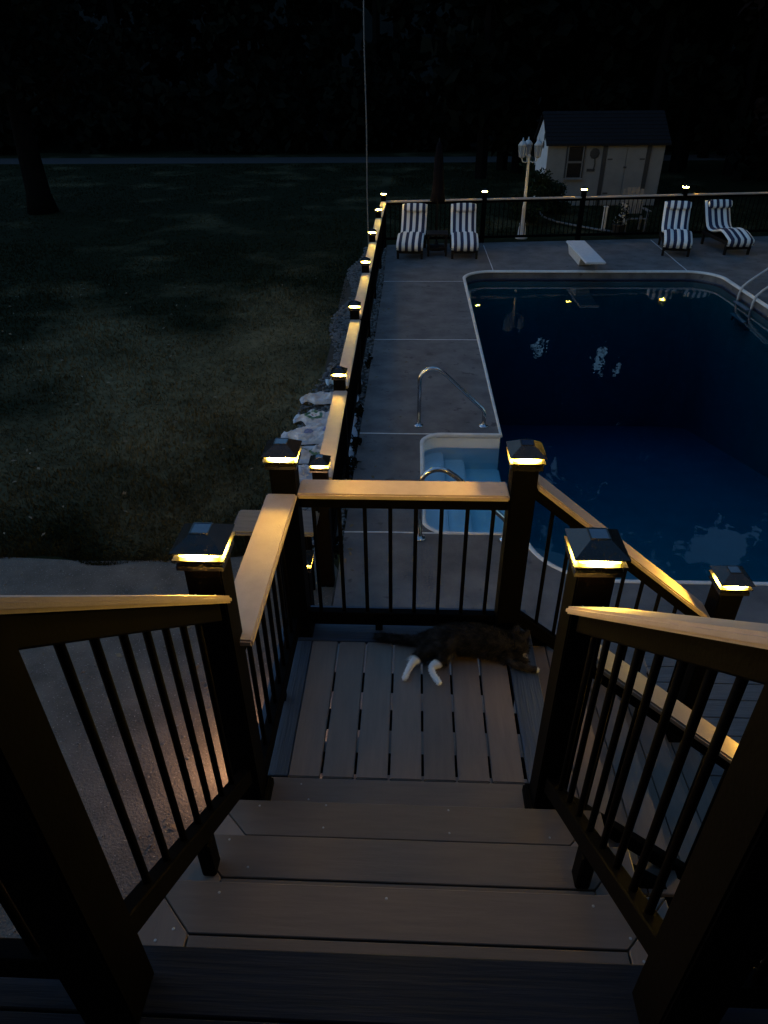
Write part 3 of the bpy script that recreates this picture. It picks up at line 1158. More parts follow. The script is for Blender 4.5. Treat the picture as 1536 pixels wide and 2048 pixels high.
for k in range(1, 5):
    qx, qy, qz = FQ[k]
    w = ['first right of the corner', 'before the shed', 'third right of the corner', 'rightmost'][k - 1]
    make_post('black post of the far fence, %s' % w, qx, qy, LAWN_Z, qz - .068, 'posts of the far fence', skirt=False, name='fence_post')
    make_light('glowing solar cap light of the far fence, %s' % w, qx, qy, qz, 'solar lights along the far fence')
for k in range(4):
    a, b = Vector((*FQ[k][:2], 0)), Vector((*FQ[k + 1][:2], 0))
    d_ = (b - a).normalized()
    a, b = a + d_ * .058, b - d_ * .058
    n = int((b - a).length / .118)
    st = (b - a).length / (n + 1)
    w = ['behind the left loungers', 'in front of the lamp post', 'in front of the shed doors', 'behind the right loungers'][k]
    railing('fence', 'dark panel of the far fence, ' + w, (a.x, a.y), (b.x, b.y), FQ[k][2] - .185, FQ[k + 1][2] - .185, -1.05, -1.05,
            [st * (i + 1) for i in range(n)], group='panels of the far fence', block=False, cat='fence', bw=.02, screws=False, rh=.06, bh=.06)
# gate post near the landing on the lawn side
make_post('black gate post on the lawn side just beyond the landing, lamp glimpsed through railing', -.70, 1.66, LAWN_Z, -.16, None, skirt=False, name='gate_post')
make_light('solar cap light on the gate post just beyond the landing', -.70, 1.66, -.098, None)

# ------------------------------------------------------------------ thin pole by the fence
bm = bmesh.new()
px, py = -.86, 11.74
pts = [(px + .006 * math.sin(i * 1.3), py, LAWN_Z + i * .5) for i in range(15)]
tube_bm(bm, pts, [0.0135 - .0003 * i for i in range(15)], 8)
tag(link('thin_pole', finish('thin_pole', bm, 'clutter_pale', True)), 'tall thin grey pole rising beside the lawn fence', 'pole')

# ------------------------------------------------------------------ pool hand rails


def handrail(y, label):
    o = thing('pool_handrail', label, 'handrail', (.09, y, DECK_Z), 0, 'pool step handrails')
    z = DECK_Z
    pts = [(.095, z), (.095, z + .57)]
    # arch
    for a in range(170, 45, -14):
        pts.append((.095 + .155 + .155 * math.cos(R(a)), z + .585 + .155 * math.sin(R(a))))
    pts += [(.40, z + .668), (.86, z + .235)]
    for t in (40, 70, 100):
        pass
    pts += [(.885, z + .20), (.893, z + .165), (.893, z)]
    bm = bmesh.new()
    tube_bm(bm, [Vector((p[0] - .09, 0, p[1] - DECK_Z)) for p in pts], .0245, 14)
    link('tube', finish('tube', bm, 'chrome', True), o)
    if 'flange' not in CACHE:
        bm = bmesh.new()
        lathe_bm(bm, [(.058, 0), (.06, .006), (.052, .014), (.032, .022), (.027, .03)], 20)
        CACHE['flange'] = finish('flange', bm, 'chrome', True)
    for x in (.005, .803):
        link('flange', CACHE['flange'], o, (x, 0, .0005))


handrail(5.80, 'bent steel handrail on the far side of the pool steps')
handrail(3.385, 'bent steel handrail on the near side of the pool steps, seen through the railing')

# pool ladder, right
lad = thing('pool_ladder', 'white pool ladder with two sloping grab rails at right pool edge', 'ladder', (6.6, 11.8, DECK_Z))
for y in (11.45, 12.1):
    z = DECK_Z
    pts = [(7.45, z), (7.45, z + .55), (7.40, z + .66), (7.28, z + .70), (6.62, z + .16), (6.53, z + .06), (6.50, z - .06), (6.495, z - .6)]
    bm = bmesh.new()
    tube_bm(bm, [Vector((x, y, q)) - lad.location for x, q in pts], .024, 10)
    link('grab_rail', finish('grab_rail', bm, 'white_paint', True), lad)
for zz in (-.22, -.46):
    part('rung', box_mesh((.09, .62, .025), 'white_paint', .005), lad, (6.45, 11.775, DECK_Z + zz))

# diving board
div = thing('diving_board', 'white diving board on its stand at the far end of the pool', 'diving board', (3.85, 14.3, DECK_Z))
bm = poly_bm([(3.634, 13.13), (4.062, 13.13), (4.072, 15.34), (3.625, 15.34)], -.852, -.902, div.location)
bevel(bm, .015, 2)
link('board', finish('board', bm, 'board_white'), div)
bm = bmesh.new()
for (x0, x1, y0, y1, z0, z1) in ((3.67, 4.03, 13.78, 15.28, DECK_Z, -.903),):
    a = [bm.verts.new(Vector(v) - div.location) for v in ((x0 + .05, y0 + .35, z0 + .001), (x1 - .05, y0 + .35, z0 + .001), (x1 - .05, y1, z0 + .001), (x0 + .05, y1, z0 + .001))]
    b = [bm.verts.new(Vector(v) - div.location) for v in ((x0, y0, z1), (x1, y0, z1), (x1, y1, z1), (x0, y1, z1))]
    bm.faces.new(a[::-1])
    bm.faces.new(b)
    for k in range(4):
        bm.faces.new((a[k], a[(k + 1) % 4], b[(k + 1) % 4], b[k]))
bevel(bm, .01, 1)
link('stand', finish('stand', bm, 'board_white'), div)

# ------------------------------------------------------------------ loungers
def make_lounger(label):
    """foot end at local y=0 pointing to -y, back at +y"""
    o = thing('chaise_lounge', label, 'lounger', (0, 0, 0), 0, 'striped loungers at the far end of the pool')
    W = .62
    for x in (-.29, .29):
        bm = bmesh.new()
        add_box(bm, (x, .66, .27), (.05, 1.42, .07))
        bevel(bm, .008, 1)
        link('side_rail', finish('side_rail', bm, 'wicker'), o)
    bm = bmesh.new()
    add_box(bm, (0, .66, .275), (.55, 1.36, .045))
    add_box(bm, (0, .02, .215), (.60, .04, .17))
    link('frame', finish('frame', bm, 'wicker'), o)
    for x in (-.28, .28):
        for y in (.05, 1.28):
            bm = bmesh.new()
            add_box(bm, (x, y, .125), (.055, .055, .25))
            bevel(bm, .006, 1)
            link('leg', finish('leg', bm, 'wicker'), o)
    # backrest board
    ang = R(58)
    bm = bmesh.new()
    rot = Matrix.Rotation(ang, 3, 'X')
    add_box(bm, (0, 1.28 + .38 * math.cos(ang), .30 + .38 * math.sin(ang)), (.58, .78, .035), rot)
    bevel(bm, .006, 1)
    link('backrest', finish('backrest', bm, 'wicker'), o)
    # cushion: wave profile, thickened, tufted
    prof = [(-.07, .20), (-.10, .30), (-.07, .375), (.05, .42), (.22, .475), (.40, .515), (.56, .505), (.74, .455), (.92, .42), (1.06, .425), (1.16, .47),
            (1.24, .55), (1.33, .67), (1.42, .805), (1.50, .925), (1.535, .98)]
    th = .085
    top = [Vector((0, y, z)) for y, z in prof]
    bm = bmesh.new()
    nx = 17
    rows = []
    cum = 0
    for i, p in enumerate(top):
        t = (top[min(i + 1, len(top) - 1)] - top[max(i - 1, 0)]).normalized()
        nrm = Vector((0, -t.z, t.y))
        rowt, rowb = [], []
        for j in range(nx):
            u = -1 + 2 * j / (nx - 1)
            edge = (1 - abs(u) ** 7)
            puff = .012 * math.cos(u * math.pi * 3.5) + .01 * noise.noise(Vector((u * 3, p.y * 4, 3)))
            x = u * W / 2
            rowt.append(bm.verts.new(Vector((x, p.y, p.z)) + nrm * (puff - (1 - edge) * th * .45)))
            rowb.append(bm.verts.new(Vector((x, p.y, p.z)) - nrm * (th * (.55 + .45 * edge))))
        rows.append((rowt, rowb))
    for (a, b), (c, d) in zip(rows, rows[1:]):
        for j in range(nx - 1):
            bm.faces.new((a[j], a[j + 1], c[j + 1], c[j]))
            bm.faces.new((b[j], d[j], d[j + 1], b[j + 1]))
        bm.faces.new((a[0], c[0], d[0], b[0]))
        bm.faces.new((a[-1], b[-1], d[-1], c[-1]))
    for a, b in (rows[0], rows[-1]):
        for j in range(nx - 1):
            bm.faces.new((a[j], b[j], b[j + 1], a[j + 1]))
    link('cushion', finish('cushion', bm, 'stripe_cloth', True), o)
    bm = bmesh.new()
    bmesh.ops.create_uvsphere(bm, u_segments=20, v_segments=10, radius=1)
    for v in bm.verts:
        c = v.co
        v.co = Vector((math.copysign(abs(c.x) ** .35, c.x) * .29, math.copysign(abs(c.y) ** .6, c.y) * .06, math.copysign(abs(c.z) ** .5, c.z) * .10))
    rot = Matrix.Rotation(-R(32), 4, 'X')
    bmesh.ops.transform(bm, matrix=Matrix.Translation((.02, 1.415, .905)) @ rot, verts=bm.verts[:])
    link('headrest', finish('headrest', bm, 'stripe_cloth', True), o)
    return o


lg = make_lounger('black and white striped lounger nearest the lawn fence')
lg.location = (-.09, 14.72, DECK_Z)
lg.rotation_euler.z = R(-4)
for x, y, rz, lab in ((1.19, 14.72, -1, 'black and white striped lounger just right of the dark side table'),
                      (6.14, 15.0, -13, 'striped lounger on the right side, nearer the diving board'),
                      (7.62, 15.15, 4, 'striped lounger farthest right, cut close to the picture edge')):
    c = copy_tree(lg)
    c.location = (x, y, DECK_Z)
    c.rotation_euler.z = R(rz)
    c['label'] = lab

tb = thing('side_table', 'small dark side table between the two left loungers', 'table', (.56, 15.25, DECK_Z))
part('table_top', box_mesh((.50, .50, .035), 'wicker', .006), tb, (.56, 15.25, DECK_Z + .485))
for sx in (-1, 1):
    for sy in (-1, 1):
        part('leg', box_mesh((.045, .045, .467), 'wicker', .004), tb, (.56 + sx * .21, 15.25 + sy * .21, DECK_Z + .2335))
part('shelf', box_mesh((.42, .42, .02), 'wicker', .003), tb, (.56, 15.25, DECK_Z + .18))
# closed umbrella
um = thing('patio_umbrella', 'dark closed patio umbrella standing between the left loungers', 'umbrella', (.56, 15.85, DECK_Z))
bm = bmesh.new()
lathe_bm(bm, [(.24, 0), (.25, .02), (.22, .05), (.06, .08), (.03, .2)], 20)
link('base', finish('base', bm, 'wicker', True), um)
bm = bmesh.new()
tube_bm(bm, [(0, 0, .05), (0, 0, 2.36)], .02, 10)
link('pole', finish('pole', bm, 'wicker', True), um)
bm = bmesh.new()
seg = 24
rings = []
for r, z in ((.03, 2.34), (.055, 2.25), (.08, 2.0), (.095, 1.6), (.12, 1.25), (.145, 1.1), (.10, 1.08)):
    rings.append([bm.verts.new((r * (1 + .28 * math.cos(k * math.pi)) * math.cos(2 * math.pi * k / seg), r * (1 + .28 * math.cos(k * math.pi)) * math.sin(2 * math.pi * k / seg), z)) for k in range(seg)])
for a, b in zip(rings, rings[1:]):
    for k in range(seg):
        bm.faces.new((a[k], a[(k + 1) % seg], b[(k + 1) % seg], b[k]))
bm.faces.new(rings[0])
bm.faces.new(rings[-1][::-1])
link('canopy', finish('canopy', bm, 'umbrella_cloth', True), um)
bm = bmesh.new()
lathe_bm(bm, [(.012, 2.34), (.02, 2.37), (.012, 2.41), (.004, 2.43)], 10)
link('finial', finish('finial', bm, 'wicker', True), um)

# ------------------------------------------------------------------ white lamp post with lanterns
lp = thing('garden_lamp_post', 'white garden lamp post with three unlit lanterns behind the far fence', 'lamp post', (2.90, 17.6, LAWN_Z))
bm = bmesh.new()
lathe_bm(bm, [(.16, 0), (.16, .05), (.11, .08), (.10, .28), (.075, .34), (.085, .38), (.06, .42), (.05, .75), (.06, .78), (.04, .82), (.034, 1.95), (.05, 1.98), (.03, 2.02)], 16)
link('column', finish('column', bm, 'white_paint', True), lp)
bm = bmesh.new()
for a in (95, 205, 335):
    d = Vector((math.cos(R(a)), math.sin(R(a)), 0))
    tube_bm(bm, [Vector((0, 0, 1.88)), d * .10 + Vector((0, 0, 1.84)), d * .18 + Vector((0, 0, 1.86)), d * .22 + Vector((0, 0, 1.95))], .014, 8)
link('arm', finish('arm', bm, 'white_paint', True), lp)
for a in (95, 205, 335):
    d = Vector((math.cos(R(a)), math.sin(R(a)), 0)) * .22
    bm = bmesh.new()
    lathe_bm(bm, [(.03, 1.94), (.065, 1.97), (.10, 2.22), (.085, 2.225)], 6, d)
    ln = link('lantern', finish('lantern', bm, 'lantern_glass'), lp)
    bm = bmesh.new()
    lathe_bm(bm, [(.115, 2.225), (.12, 2.235), (.06, 2.31), (.02, 2.33), (.02, 2.36), (.008, 2.40)], 12, d)
    link('lantern_cap', finish('lantern_cap', bm, 'white_paint', True), ln)
    bm = bmesh.new()
    for k in range(6):
        c, s = math.cos(R(60 * k)), math.sin(R(60 * k))
        tube_bm(bm, [d + Vector((.067 * c, .067 * s, 1.965)), d + Vector((.102 * c, .102 * s, 2.225))], .006, 5)
    link('lantern_bars', finish('lantern_bars', bm, 'white_paint'), ln)

# ------------------------------------------------------------------ shed
SX0, SX1, SY0, SY1, SZ0, SZ1 = 4.30, 8.02, 23.0, 25.4, LAWN_Z, .62
shed = thing('garden_shed', 'white shed with dark roof, one window and double doors', 'shed', (SX0, SY0, SZ0))
ym = (SY0 + SY1) / 2
RZ = 1.42
bm = bmesh.new()
pr = [(SY0, SZ0), (SY1, SZ0), (SY1, SZ1), (ym, RZ - .06), (SY0, SZ1)]
va = [bm.verts.new(Vector((SX0, y, z)) - shed.location) for y, z in pr]
vb = [bm.verts.new(Vector((SX1, y, z)) - shed.location) for y, z in pr]
bm.faces.new(va)
bm.faces.new(vb[::-1])
for i in range(5):
    bm.faces.new((va[i], va[(i + 1) % 5], vb[(i + 1) % 5], vb[i]))
link('wall', finish('wall', bm, 'shed_white'), shed)
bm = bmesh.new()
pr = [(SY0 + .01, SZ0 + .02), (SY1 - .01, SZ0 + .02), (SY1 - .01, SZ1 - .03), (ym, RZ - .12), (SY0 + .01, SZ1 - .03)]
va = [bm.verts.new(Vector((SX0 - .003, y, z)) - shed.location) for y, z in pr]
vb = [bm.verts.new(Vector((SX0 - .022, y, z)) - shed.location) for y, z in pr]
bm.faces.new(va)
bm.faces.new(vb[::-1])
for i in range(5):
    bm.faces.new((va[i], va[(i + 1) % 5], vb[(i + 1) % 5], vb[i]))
link('gable_lit_panel', finish('gable_lit_panel', bm, 'gable_lit_white'), shed)  # added panel that carries the painted-in lit tone of the left gable
# horizontal siding laps on front
bm = bmesh.new()
for s in (-1, 1):
    y0, y1 = (SY0 - .16, ym) if s < 0 else (ym, SY1 + .16)
    z0, z1 = (SZ1 - .06, RZ) if s < 0 else (RZ, SZ1 - .06)
    for j in range(9):
        a = j / 9
        b = (j + 1) / 9
        q = [(y0 + (y1 - y0) * t, z0 + (z1 - z0) * t) for t in (a, b)]
        lift = .02
        vv = [bm.verts.new(Vector((x, y, z)) - shed.location) for x in (SX0 - .10, SX1 + .12) for (y, z) in
              ((q[0][0], q[0][1] + (lift if s < 0 else 0) + .02), (q[1][0], q[1][1] + (lift if s > 0 else 0) + .02), (q[1][0], q[1][1] - .03), (q[0][0], q[0][1] - .03))]
        for f in ((0, 1, 2, 3), (7, 6, 5, 4), (0, 4, 5, 1), (3, 2, 6, 7), (0, 3, 7, 4), (1, 5, 6, 2)):
            bm.faces.new([vv[i] for i in f])
link('roof', finish('roof', bm, 'shingle'), shed)
win = part('window', box_mesh((.60, .05, 1.05), 'shed_dark', .006), shed, (5.19, SY0 - .02, .06))
for zz in (.30, -.18):
    o_ = link('pane', box_mesh((.44, .02, .42), 'window_glass'), win, (0, -.03, zz - .06))
    for c, s in (((0, .23), (.50, .04)), ((0, -.23), (.50, .04)), ((-.24, 0), (.035, .44)), ((.24, 0), (.035, .44))):
        link('sash', box_mesh((s[0], .03, s[1]), 'clutter_pale', .003), win, (c[0], -.04, zz - .06 + c[1]))
link('sill', box_mesh((.62, .09, .05), 'clutter_pale', .004), win, (0, -.05, -.50))
for x in (6.12, 7.52):
    part('door_trim', box_mesh((.13, .04, SZ1 - SZ0 - .06), 'shed_dark', .006), shed, (x, SY0 - .021, (SZ0 + SZ1) / 2 - .03))
for x in (6.51, 7.14):
    dr = part('door', box_mesh((.61, .035, SZ1 - SZ0 - .16), 'shed_white', .006), shed, (x, SY0 - .018, (SZ0 + SZ1) / 2 - .05))
    link('hinge', box_mesh((.16, .012, .04), 'shed_dark', .002), dr, (-.2 if x < 6.8 else .2, -.025, .5))
    link('hinge', box_mesh((.16, .012, .04), 'shed_dark', .002), dr, (-.2 if x < 6.8 else .2, -.025, -.5))
part('door_latch', box_mesh((.10, .03, .05), 'shed_dark', .004), shed, (6.825, SY0 - .045, -.10))
# wall ornament shapes: flower on the front, butterfly on the gable
bm = bmesh.new()
lathe_bm(bm, [(.01, -.015), (.14, -.01), (.16, .0), (.13, .012), (.02, .015)], 9, (0, 0, 0))
bmesh.ops.rotate(bm, matrix=Matrix.Rotation(R(90), 3, 'X'), verts=bm.verts[:])
tube_bm(bm, [(.02, 0, -.12), (.05, 0, -.3), (.02, 0, -.5)], .02, 6)
add_box(bm, (-.06, 0, -.48), (.26, .02, .08))
orn = part('flower_ornament', finish('flower_ornament', bm, 'shed_dark'), shed, (5.80, SY0 - .025, .30))
bm = bmesh.new()
for s in (-1, 1):
    lathe_bm(bm, [(.01, -.012), (.11, -.008), (.12, 0), (.10, .008), (.01, .012)], 10, (0, 0, 0))
    bmesh.ops.translate(bm, vec=(.12 * s, .05 * s, 0), verts=bm.verts[-50:])
bmesh.ops.rotate(bm, matrix=Matrix.Rotation(R(90), 3, 'Y'), verts=bm.verts[:])
part('butterfly_ornament', finish('butterfly_ornament', bm, 'shed_dark'), shed, (SX0 - .036, 23.75, .62))

# ------------------------------------------------------------------ foliage helpers


def leaf_mesh(name, centers, sizes, per, leaf, mat, flat=0.5, extra=None):
    """many small leaf quads spread through clump volumes"""
    V = []
    for c, s in zip(centers, sizes):
        d = rng.normal(0, 1, (per, 3))
        d /= np.linalg.norm(d, axis=1)[:, None]
        rr = rng.random(per) ** .45
        pts = np.array(c) + d * rr[:, None] * np.array(s)
        a = rng.normal(0, 1, (per, 3))
        a /= np.linalg.norm(a, axis=1)[:, None]
        b = np.cross(a, rng.normal(0, 1, (per, 3)))
        b /= np.linalg.norm(b, axis=1)[:, None] + 1e-9
        l = leaf * (.6 + .8 * rng.random(per))[:, None]
        V.append(np.stack([pts - a * l, pts + b * l * flat, pts + a * l, pts - b * l * flat], 1).reshape(-1, 3))
    V = np.concatenate(V)
    n = len(V) // 4
    return V, n


def mesh_quads(name, V, mat, extra_bm=None):
    me = bpy.data.meshes.new(name)
    n = len(V) // 4
    me.vertices.add(len(V))
    me.vertices.foreach_set('co', V.ravel())
    me.loops.add(len(V))
    me.loops.foreach_set('vertex_index', np.arange(len(V), dtype=np.int32))
    me.polygons.add(n)
    me.polygons.foreach_set('loop_start', np.arange(0, len(V), 4, dtype=np.int32))
    me.update(calc_edges=True)
    me.materials.append(MATS[mat])
    return me


def crown_clumps(n, c, r, s):
    cs, ss = [], []
    for _ in range(n):
        d = rng.normal(0, 1, 3)
        d /= np.linalg.norm(d)
        k = rng.random() ** .5
        cs.append(np.array(c) + d * k * np.array(r))
        q = s * (.6 + .8 * rng.random())
        ss.append((q, q, q * .7))
    return cs, ss


def tree(label, x, y, h, cr, mat='leaf_dark', trunk_r=.25, base=2.0, group=None, leaf=.16, n=46, per=150, lean=0.0):
    o = thing('tree', label, 'tree', (x, y, LAWN_Z), 0, group)
    bm = bmesh.new()
    tube_bm(bm, [(lean * t * t, 0, -.05 + h * .8 * t) for t in (0, .08, .25, .5, .75, 1)], [trunk_r * k for k in (1.35, 1.0, .85, .65, .4, .1)], 10)
    for i in range(7):
        a = rng.random() * 6.28
        z = h * (.28 + .07 * i)
        d = Vector((math.cos(a), math.sin(a), .5))
        L_ = cr * (.5 + .3 * rng.random())
        tube_bm(bm, [(0, 0, z), tuple(d * L_ * .5 + Vector((0, 0, z))), tuple(d * L_ + Vector((0, 0, z + .3)))], [trunk_r * .35, trunk_r * .2, .02], 6)
    link('trunk', finish('trunk', bm, 'bark', True), o)
    cs, ss = crown_clumps(n, (lean * .5, 0, base + (h - base) * .5), (cr, cr, (h - base) * .5), cr * .28)
    V, k = leaf_mesh('crown', cs, ss, per, leaf, mat)
    link('crown', mesh_quads('crown', V, mat), o)
    return o


# made-up wooded hillside far behind, added to close the sky gap
bm = bmesh.new()
hx = np.linspace(-150, 150, 61)
rows_ = []
for y, z in ((45, -1.32), (50, -.2), (58, 1.5), (66, 6.5), (78, 14.0), (95, 22.0), (120, 27.0), (150, 26.0)):
    rows_.append([bm.verts.new((x, y + 3 * math.sin(x * .05), z + (0 if z < 0 else 2.2 * noise.noise(Vector((x * .06, y * .05, 1))) + 1.2 * noise.noise(Vector((x * .25, y * .2, 4)))))) for x in hx])
for a, b in zip(rows_, rows_[1:]):
    for i in range(60):
        bm.faces.new((a[i], a[i + 1], b[i + 1], b[i]))
tag(link('sky_block_hill', finish('sky_block_hill', bm, 'leaf_dark', True)), kind='structure')

# dark wood behind the road and along the right side: reads as one mass
def forest():
    C_, S_ = [], []
    bm = bmesh.new()
    spots = []
    for i in range(72):
        x = -60 + i * 1.7 + random.uniform(-1, 1)
        spots.append((x, random.uniform(43, 54), random.uniform(16, 23)))
    for i in range(22):
        spots.append((random.uniform(13.5, 20), -12 + i * 2.5 + random.uniform(-1, 1), random.uniform(18, 25)))
    for i in range(15):
        spots.append((2.6 + i * 1.25 + random.uniform(-.6, .6), random.uniform(28.5, 33.5), random.uniform(17, 23)))
    for i in range(14):  # unseen trees behind the house, added to hold back sky light
        spots.append((-14 + i * 2.6 + random.uniform(-1, 1), random.uniform(-19, -14), random.uniform(12, 17)))
    for i in range(8):
        spots.append((random.uniform(-46, -34), 14 + i * 4, random.uniform(8, 12)))
    for x, y, h in spots:
        tube_bm(bm, [(x, y, LAWN_Z - .1), (x, y, h * .45), (x, y, h * .8)], [.28, .2, .06], 6)
        cs, ss = crown_clumps(18, (x, y, h * .53 + LAWN_Z), (2.6, 2.6, h * .48), 1.3)
        C_ += cs
        S_ += ss
    # understorey
    for i in range(330):
        C_.append(np.array([random.uniform(-55, 55), random.uniform(41.5, 46), LAWN_Z + random.uniform(.4, 3.2)]))
        S_.append((1.5, 1.2, 1.2))
    for i in range(50):
        C_.append(np.array([random.uniform(14, 18), random.uniform(4, 42), LAWN_Z + random.uniform(.4, 3.0)]))
        S_.append((1.4, 1.4, 1.2))
    V, k = leaf_mesh('forest', C_, S_, 110, .33, 'leaf_dark', .7)
    # ragged opening cut into the canopy to place a sky glint on the pool
    cen = V.reshape(-1, 4, 3).mean(1)
    dv = cen - np.array([3.1, 8.6, -1.335])
    ds = np.linalg.norm(dv, axis=1)
    ax = np.array([.268, .905, .337])
    ax /= np.linalg.norm(ax)
    ang = np.degrees(np.arccos(np.clip((dv / ds[:, None]) @ ax, -1, 1)))
    keep = (ang > 2.1) | ((rng.random(len(ang)) < .05) & (ang > .6))
    V = V.reshape(-1, 4, 3)[keep].reshape(-1, 3)
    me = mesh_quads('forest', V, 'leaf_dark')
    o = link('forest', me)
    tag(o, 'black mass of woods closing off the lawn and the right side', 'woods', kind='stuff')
    t = link('trunks', finish('trunks', bm, 'bark'), o)
    t['kind'] = 'stuff'


forest()
tree('large dark tree at the left edge with a visible leaning trunk', -12.3, 21.9, 10.0, 4.2, trunk_r=.38, base=2.6, n=60, per=170, leaf=.17, lean=.3)
tree('dark reddish tree behind the shed at the right edge', 12.6, 23.0, 11.0, 3.6, 'leaf_red', trunk_r=.22, base=2.2, n=60, per=170, leaf=.17, lean=-.5)


def bush(label, x, y, h, r, name='evergreen_bush'):
    o = thing(name, label, 'bush', (x, y, LAWN_Z))
    bm = bmesh.new()
    tube_bm(bm, [(0, 0, -.03), (.02, 0, h * .5), (0, .02, h * .9)], [.05, .035, .01], 6)
    link('stem', finish('stem', bm, 'bark'), o)
    cs, ss = [], []
    for i in range(30):
        t = rng.random()
        a = rng.random() * 6.28
        q = r * (1 - t * .62) * rng.random() ** .5
        cs.append(np.array([q * math.cos(a), q * math.sin(a), .15 + t * (h - .25)]))
        ss.append((.24, .24, .2))
    V, k = leaf_mesh('foliage', cs, ss, 130, .055, 'conifer', .35)
    link('foliage', mesh_quads('foliage', V, 'conifer'), o)


bush('dark rounded evergreen beside the shed, behind the lamp post', 3.45, 20.0, 1.75, .62)
bush('low dark evergreen at the shed corner', 4.3, 21.4, 1.0, .5)

# fallen leaves scattered on lawn, pad and deck
def litter():
    V = []
    for _ in range(260):
        r_ = rng.random()
        if r_ < .72:
            x, y, z = -1.5 - 8 * rng.random(), 3.2 + 10 * rng.random(), LAWN_Z + .05
        elif r_ < .86:
            x, y, z = -.9 - 4 * rng.random(), -1 + 3.9 * rng.random(), LAWN_Z + .018
        else:
            x, y, z = -.58 + .5 * rng.random() ** 2, 2 + 11 * rng.random(), DECK_Z + .004
            if .1 < x and 3.4 < y < 5.7:
                x = -.4
        a = rng.random() * 6.28
        l = .018 + .02 * rng.random()
        u_, w_ = np.array([math.cos(a), math.sin(a), .15 * rng.normal()]), np.array([-math.sin(a), math.cos(a), .3 * rng.normal()])
        c_ = np.array([x, y, z])
        V += [c_ - u_ * l, c_ + w_ * l * .45 + np.array([0, 0, .004]), c_ + u_ * l, c_ - w_ * l * .45 + np.array([0, 0, .006])]
    tag(link('fallen_leaves', mesh_quads('fallen_leaves', np.array(V), 'dry_leaf')), 'small dry leaves scattered over lawn, gravel and deck', 'leaves', kind='stuff')


litter()

# small weeds along the deck edge at the fence
for i, (x, y) in enumerate(((-.66, 4.75), (-.65, 5.3), (-.67, 6.2), (-.66, 3.2), (-.65, 8.0))):
    o = thing('weed', 'small weed at the fence foot, %s from the landing' % ORD[i], 'weed', (x, y, LAWN_Z), 0, 'weeds along the fence foot')
    V, k = leaf_mesh('leaves', [(0, 0, .10)], [(.07, .16, .11)], 60, .035, 'leaf_dark')
    link('leaves', mesh_quads('leaves', V, 'leaf_dark'), o)

# ------------------------------------------------------------------ bags lying on the lawn against the fence


def bag(label, x, y, rz, L_=.86, W_=.40, H_=.065, mat='bag_plain'):
    nu, nv = 44, 30
    bm = bmesh.new()
    tops, bots = [], []
    sd_ = random.uniform(0, 50)
    for j in range(nv + 1):
        rt_, rb_ = [], []
        for i in range(nu + 1):
            u, v = -1 + 2 * i / nu, -1 + 2 * j / nv
            t = (max(0, 1 - abs(u) ** 2.6) * max(0, 1 - abs(v) ** 2.6)) ** .6
            q_ = Vector((u * 1.6 + sd_, v * 1.1 + sd_, 0))
            fold = abs(noise.noise(Vector((u * 2.2 + v * 3.1 + sd_, v * 1.5 - u * .6, 1)))) * .11
            wr = noise.noise(q_ * 1.5) * .06 - fold + abs(noise.noise(Vector((u * 5.5 - v * 2 + sd_, v * 5, 4)))) * .045 + noise.noise(Vector((u * 11, v * 11 + sd_, 7))) * .008
            xx = u * L_ / 2 * (1 - .07 * abs(v) ** 2) + .01 * noise.noise(Vector((v * 4, sd_, u)))
            k_ = max(0, (-u - .55) / .45)
            pin = 1 - .72 * math.sin(min(1, k_ / .62) * math.pi / 2) + (.45 * max(0, (k_ - .62) / .38))
            yy = v * W_ / 2 * pin * (1 - .05 * abs(u) ** 2) + .012 * noise.noise(Vector((u * 4, sd_, v + 9)))
            rt_.append(bm.verts.new((xx, yy, .018 + H_ * t + wr * t)))
            rb_.append(bm.verts.new((xx, yy, .012 - .010 * t)))
        tops.append(rt_)
        bots.append(rb_)
    for a, flip in ((tops, False), (bots, True)):
        for j in range(nv):
            for i in range(nu):
                q = (a[j][i], a[j][i + 1], a[j + 1][i + 1], a[j + 1][i])
                bm.faces.new(q[::-1] if flip else q)
    for j in range(nv):
        for i in (0, nu):
            bm.faces.new((tops[j][i], tops[j + 1][i], bots[j + 1][i], bots[j][i]))
    for i in range(nu):
        for j in (0, nv):
            bm.faces.new((tops[j][i], tops[j][i + 1], bots[j][i + 1], bots[j][i]))
    o = link('plastic_bag', finish('plastic_bag', bm, mat, False), None, (x, y, LAWN_Z + .032), (0, 0, R(rz)))
    tag(o, label, 'bag', 'white plastic bags lying against the lawn fence')


bag('white plastic bag lying against the fence, nearest the landing', -1.08, 4.66, 8, .66, .38)
bag('white plastic bag with green print, second from the landing', -1.09, 5.10, 4, mat='bag_green')
bag('large white plastic bag, third from the landing, bulging at its end', -1.12, 5.60, 6, .94, .44, .085, 'bag_blueprint')
bag('white plastic bag with round flower print, fourth from the landing', -1.10, 6.06, -3, .82, .42, mat='bag_flower')
bag('white plastic bag lying apart, fifth from the landing', -1.12, 6.72, 10, .80, .34)
bag('bluish plastic bag farthest from the landing, behind a fence post', -.98, 7.35, 14, .52, .38, mat='bag_blue')

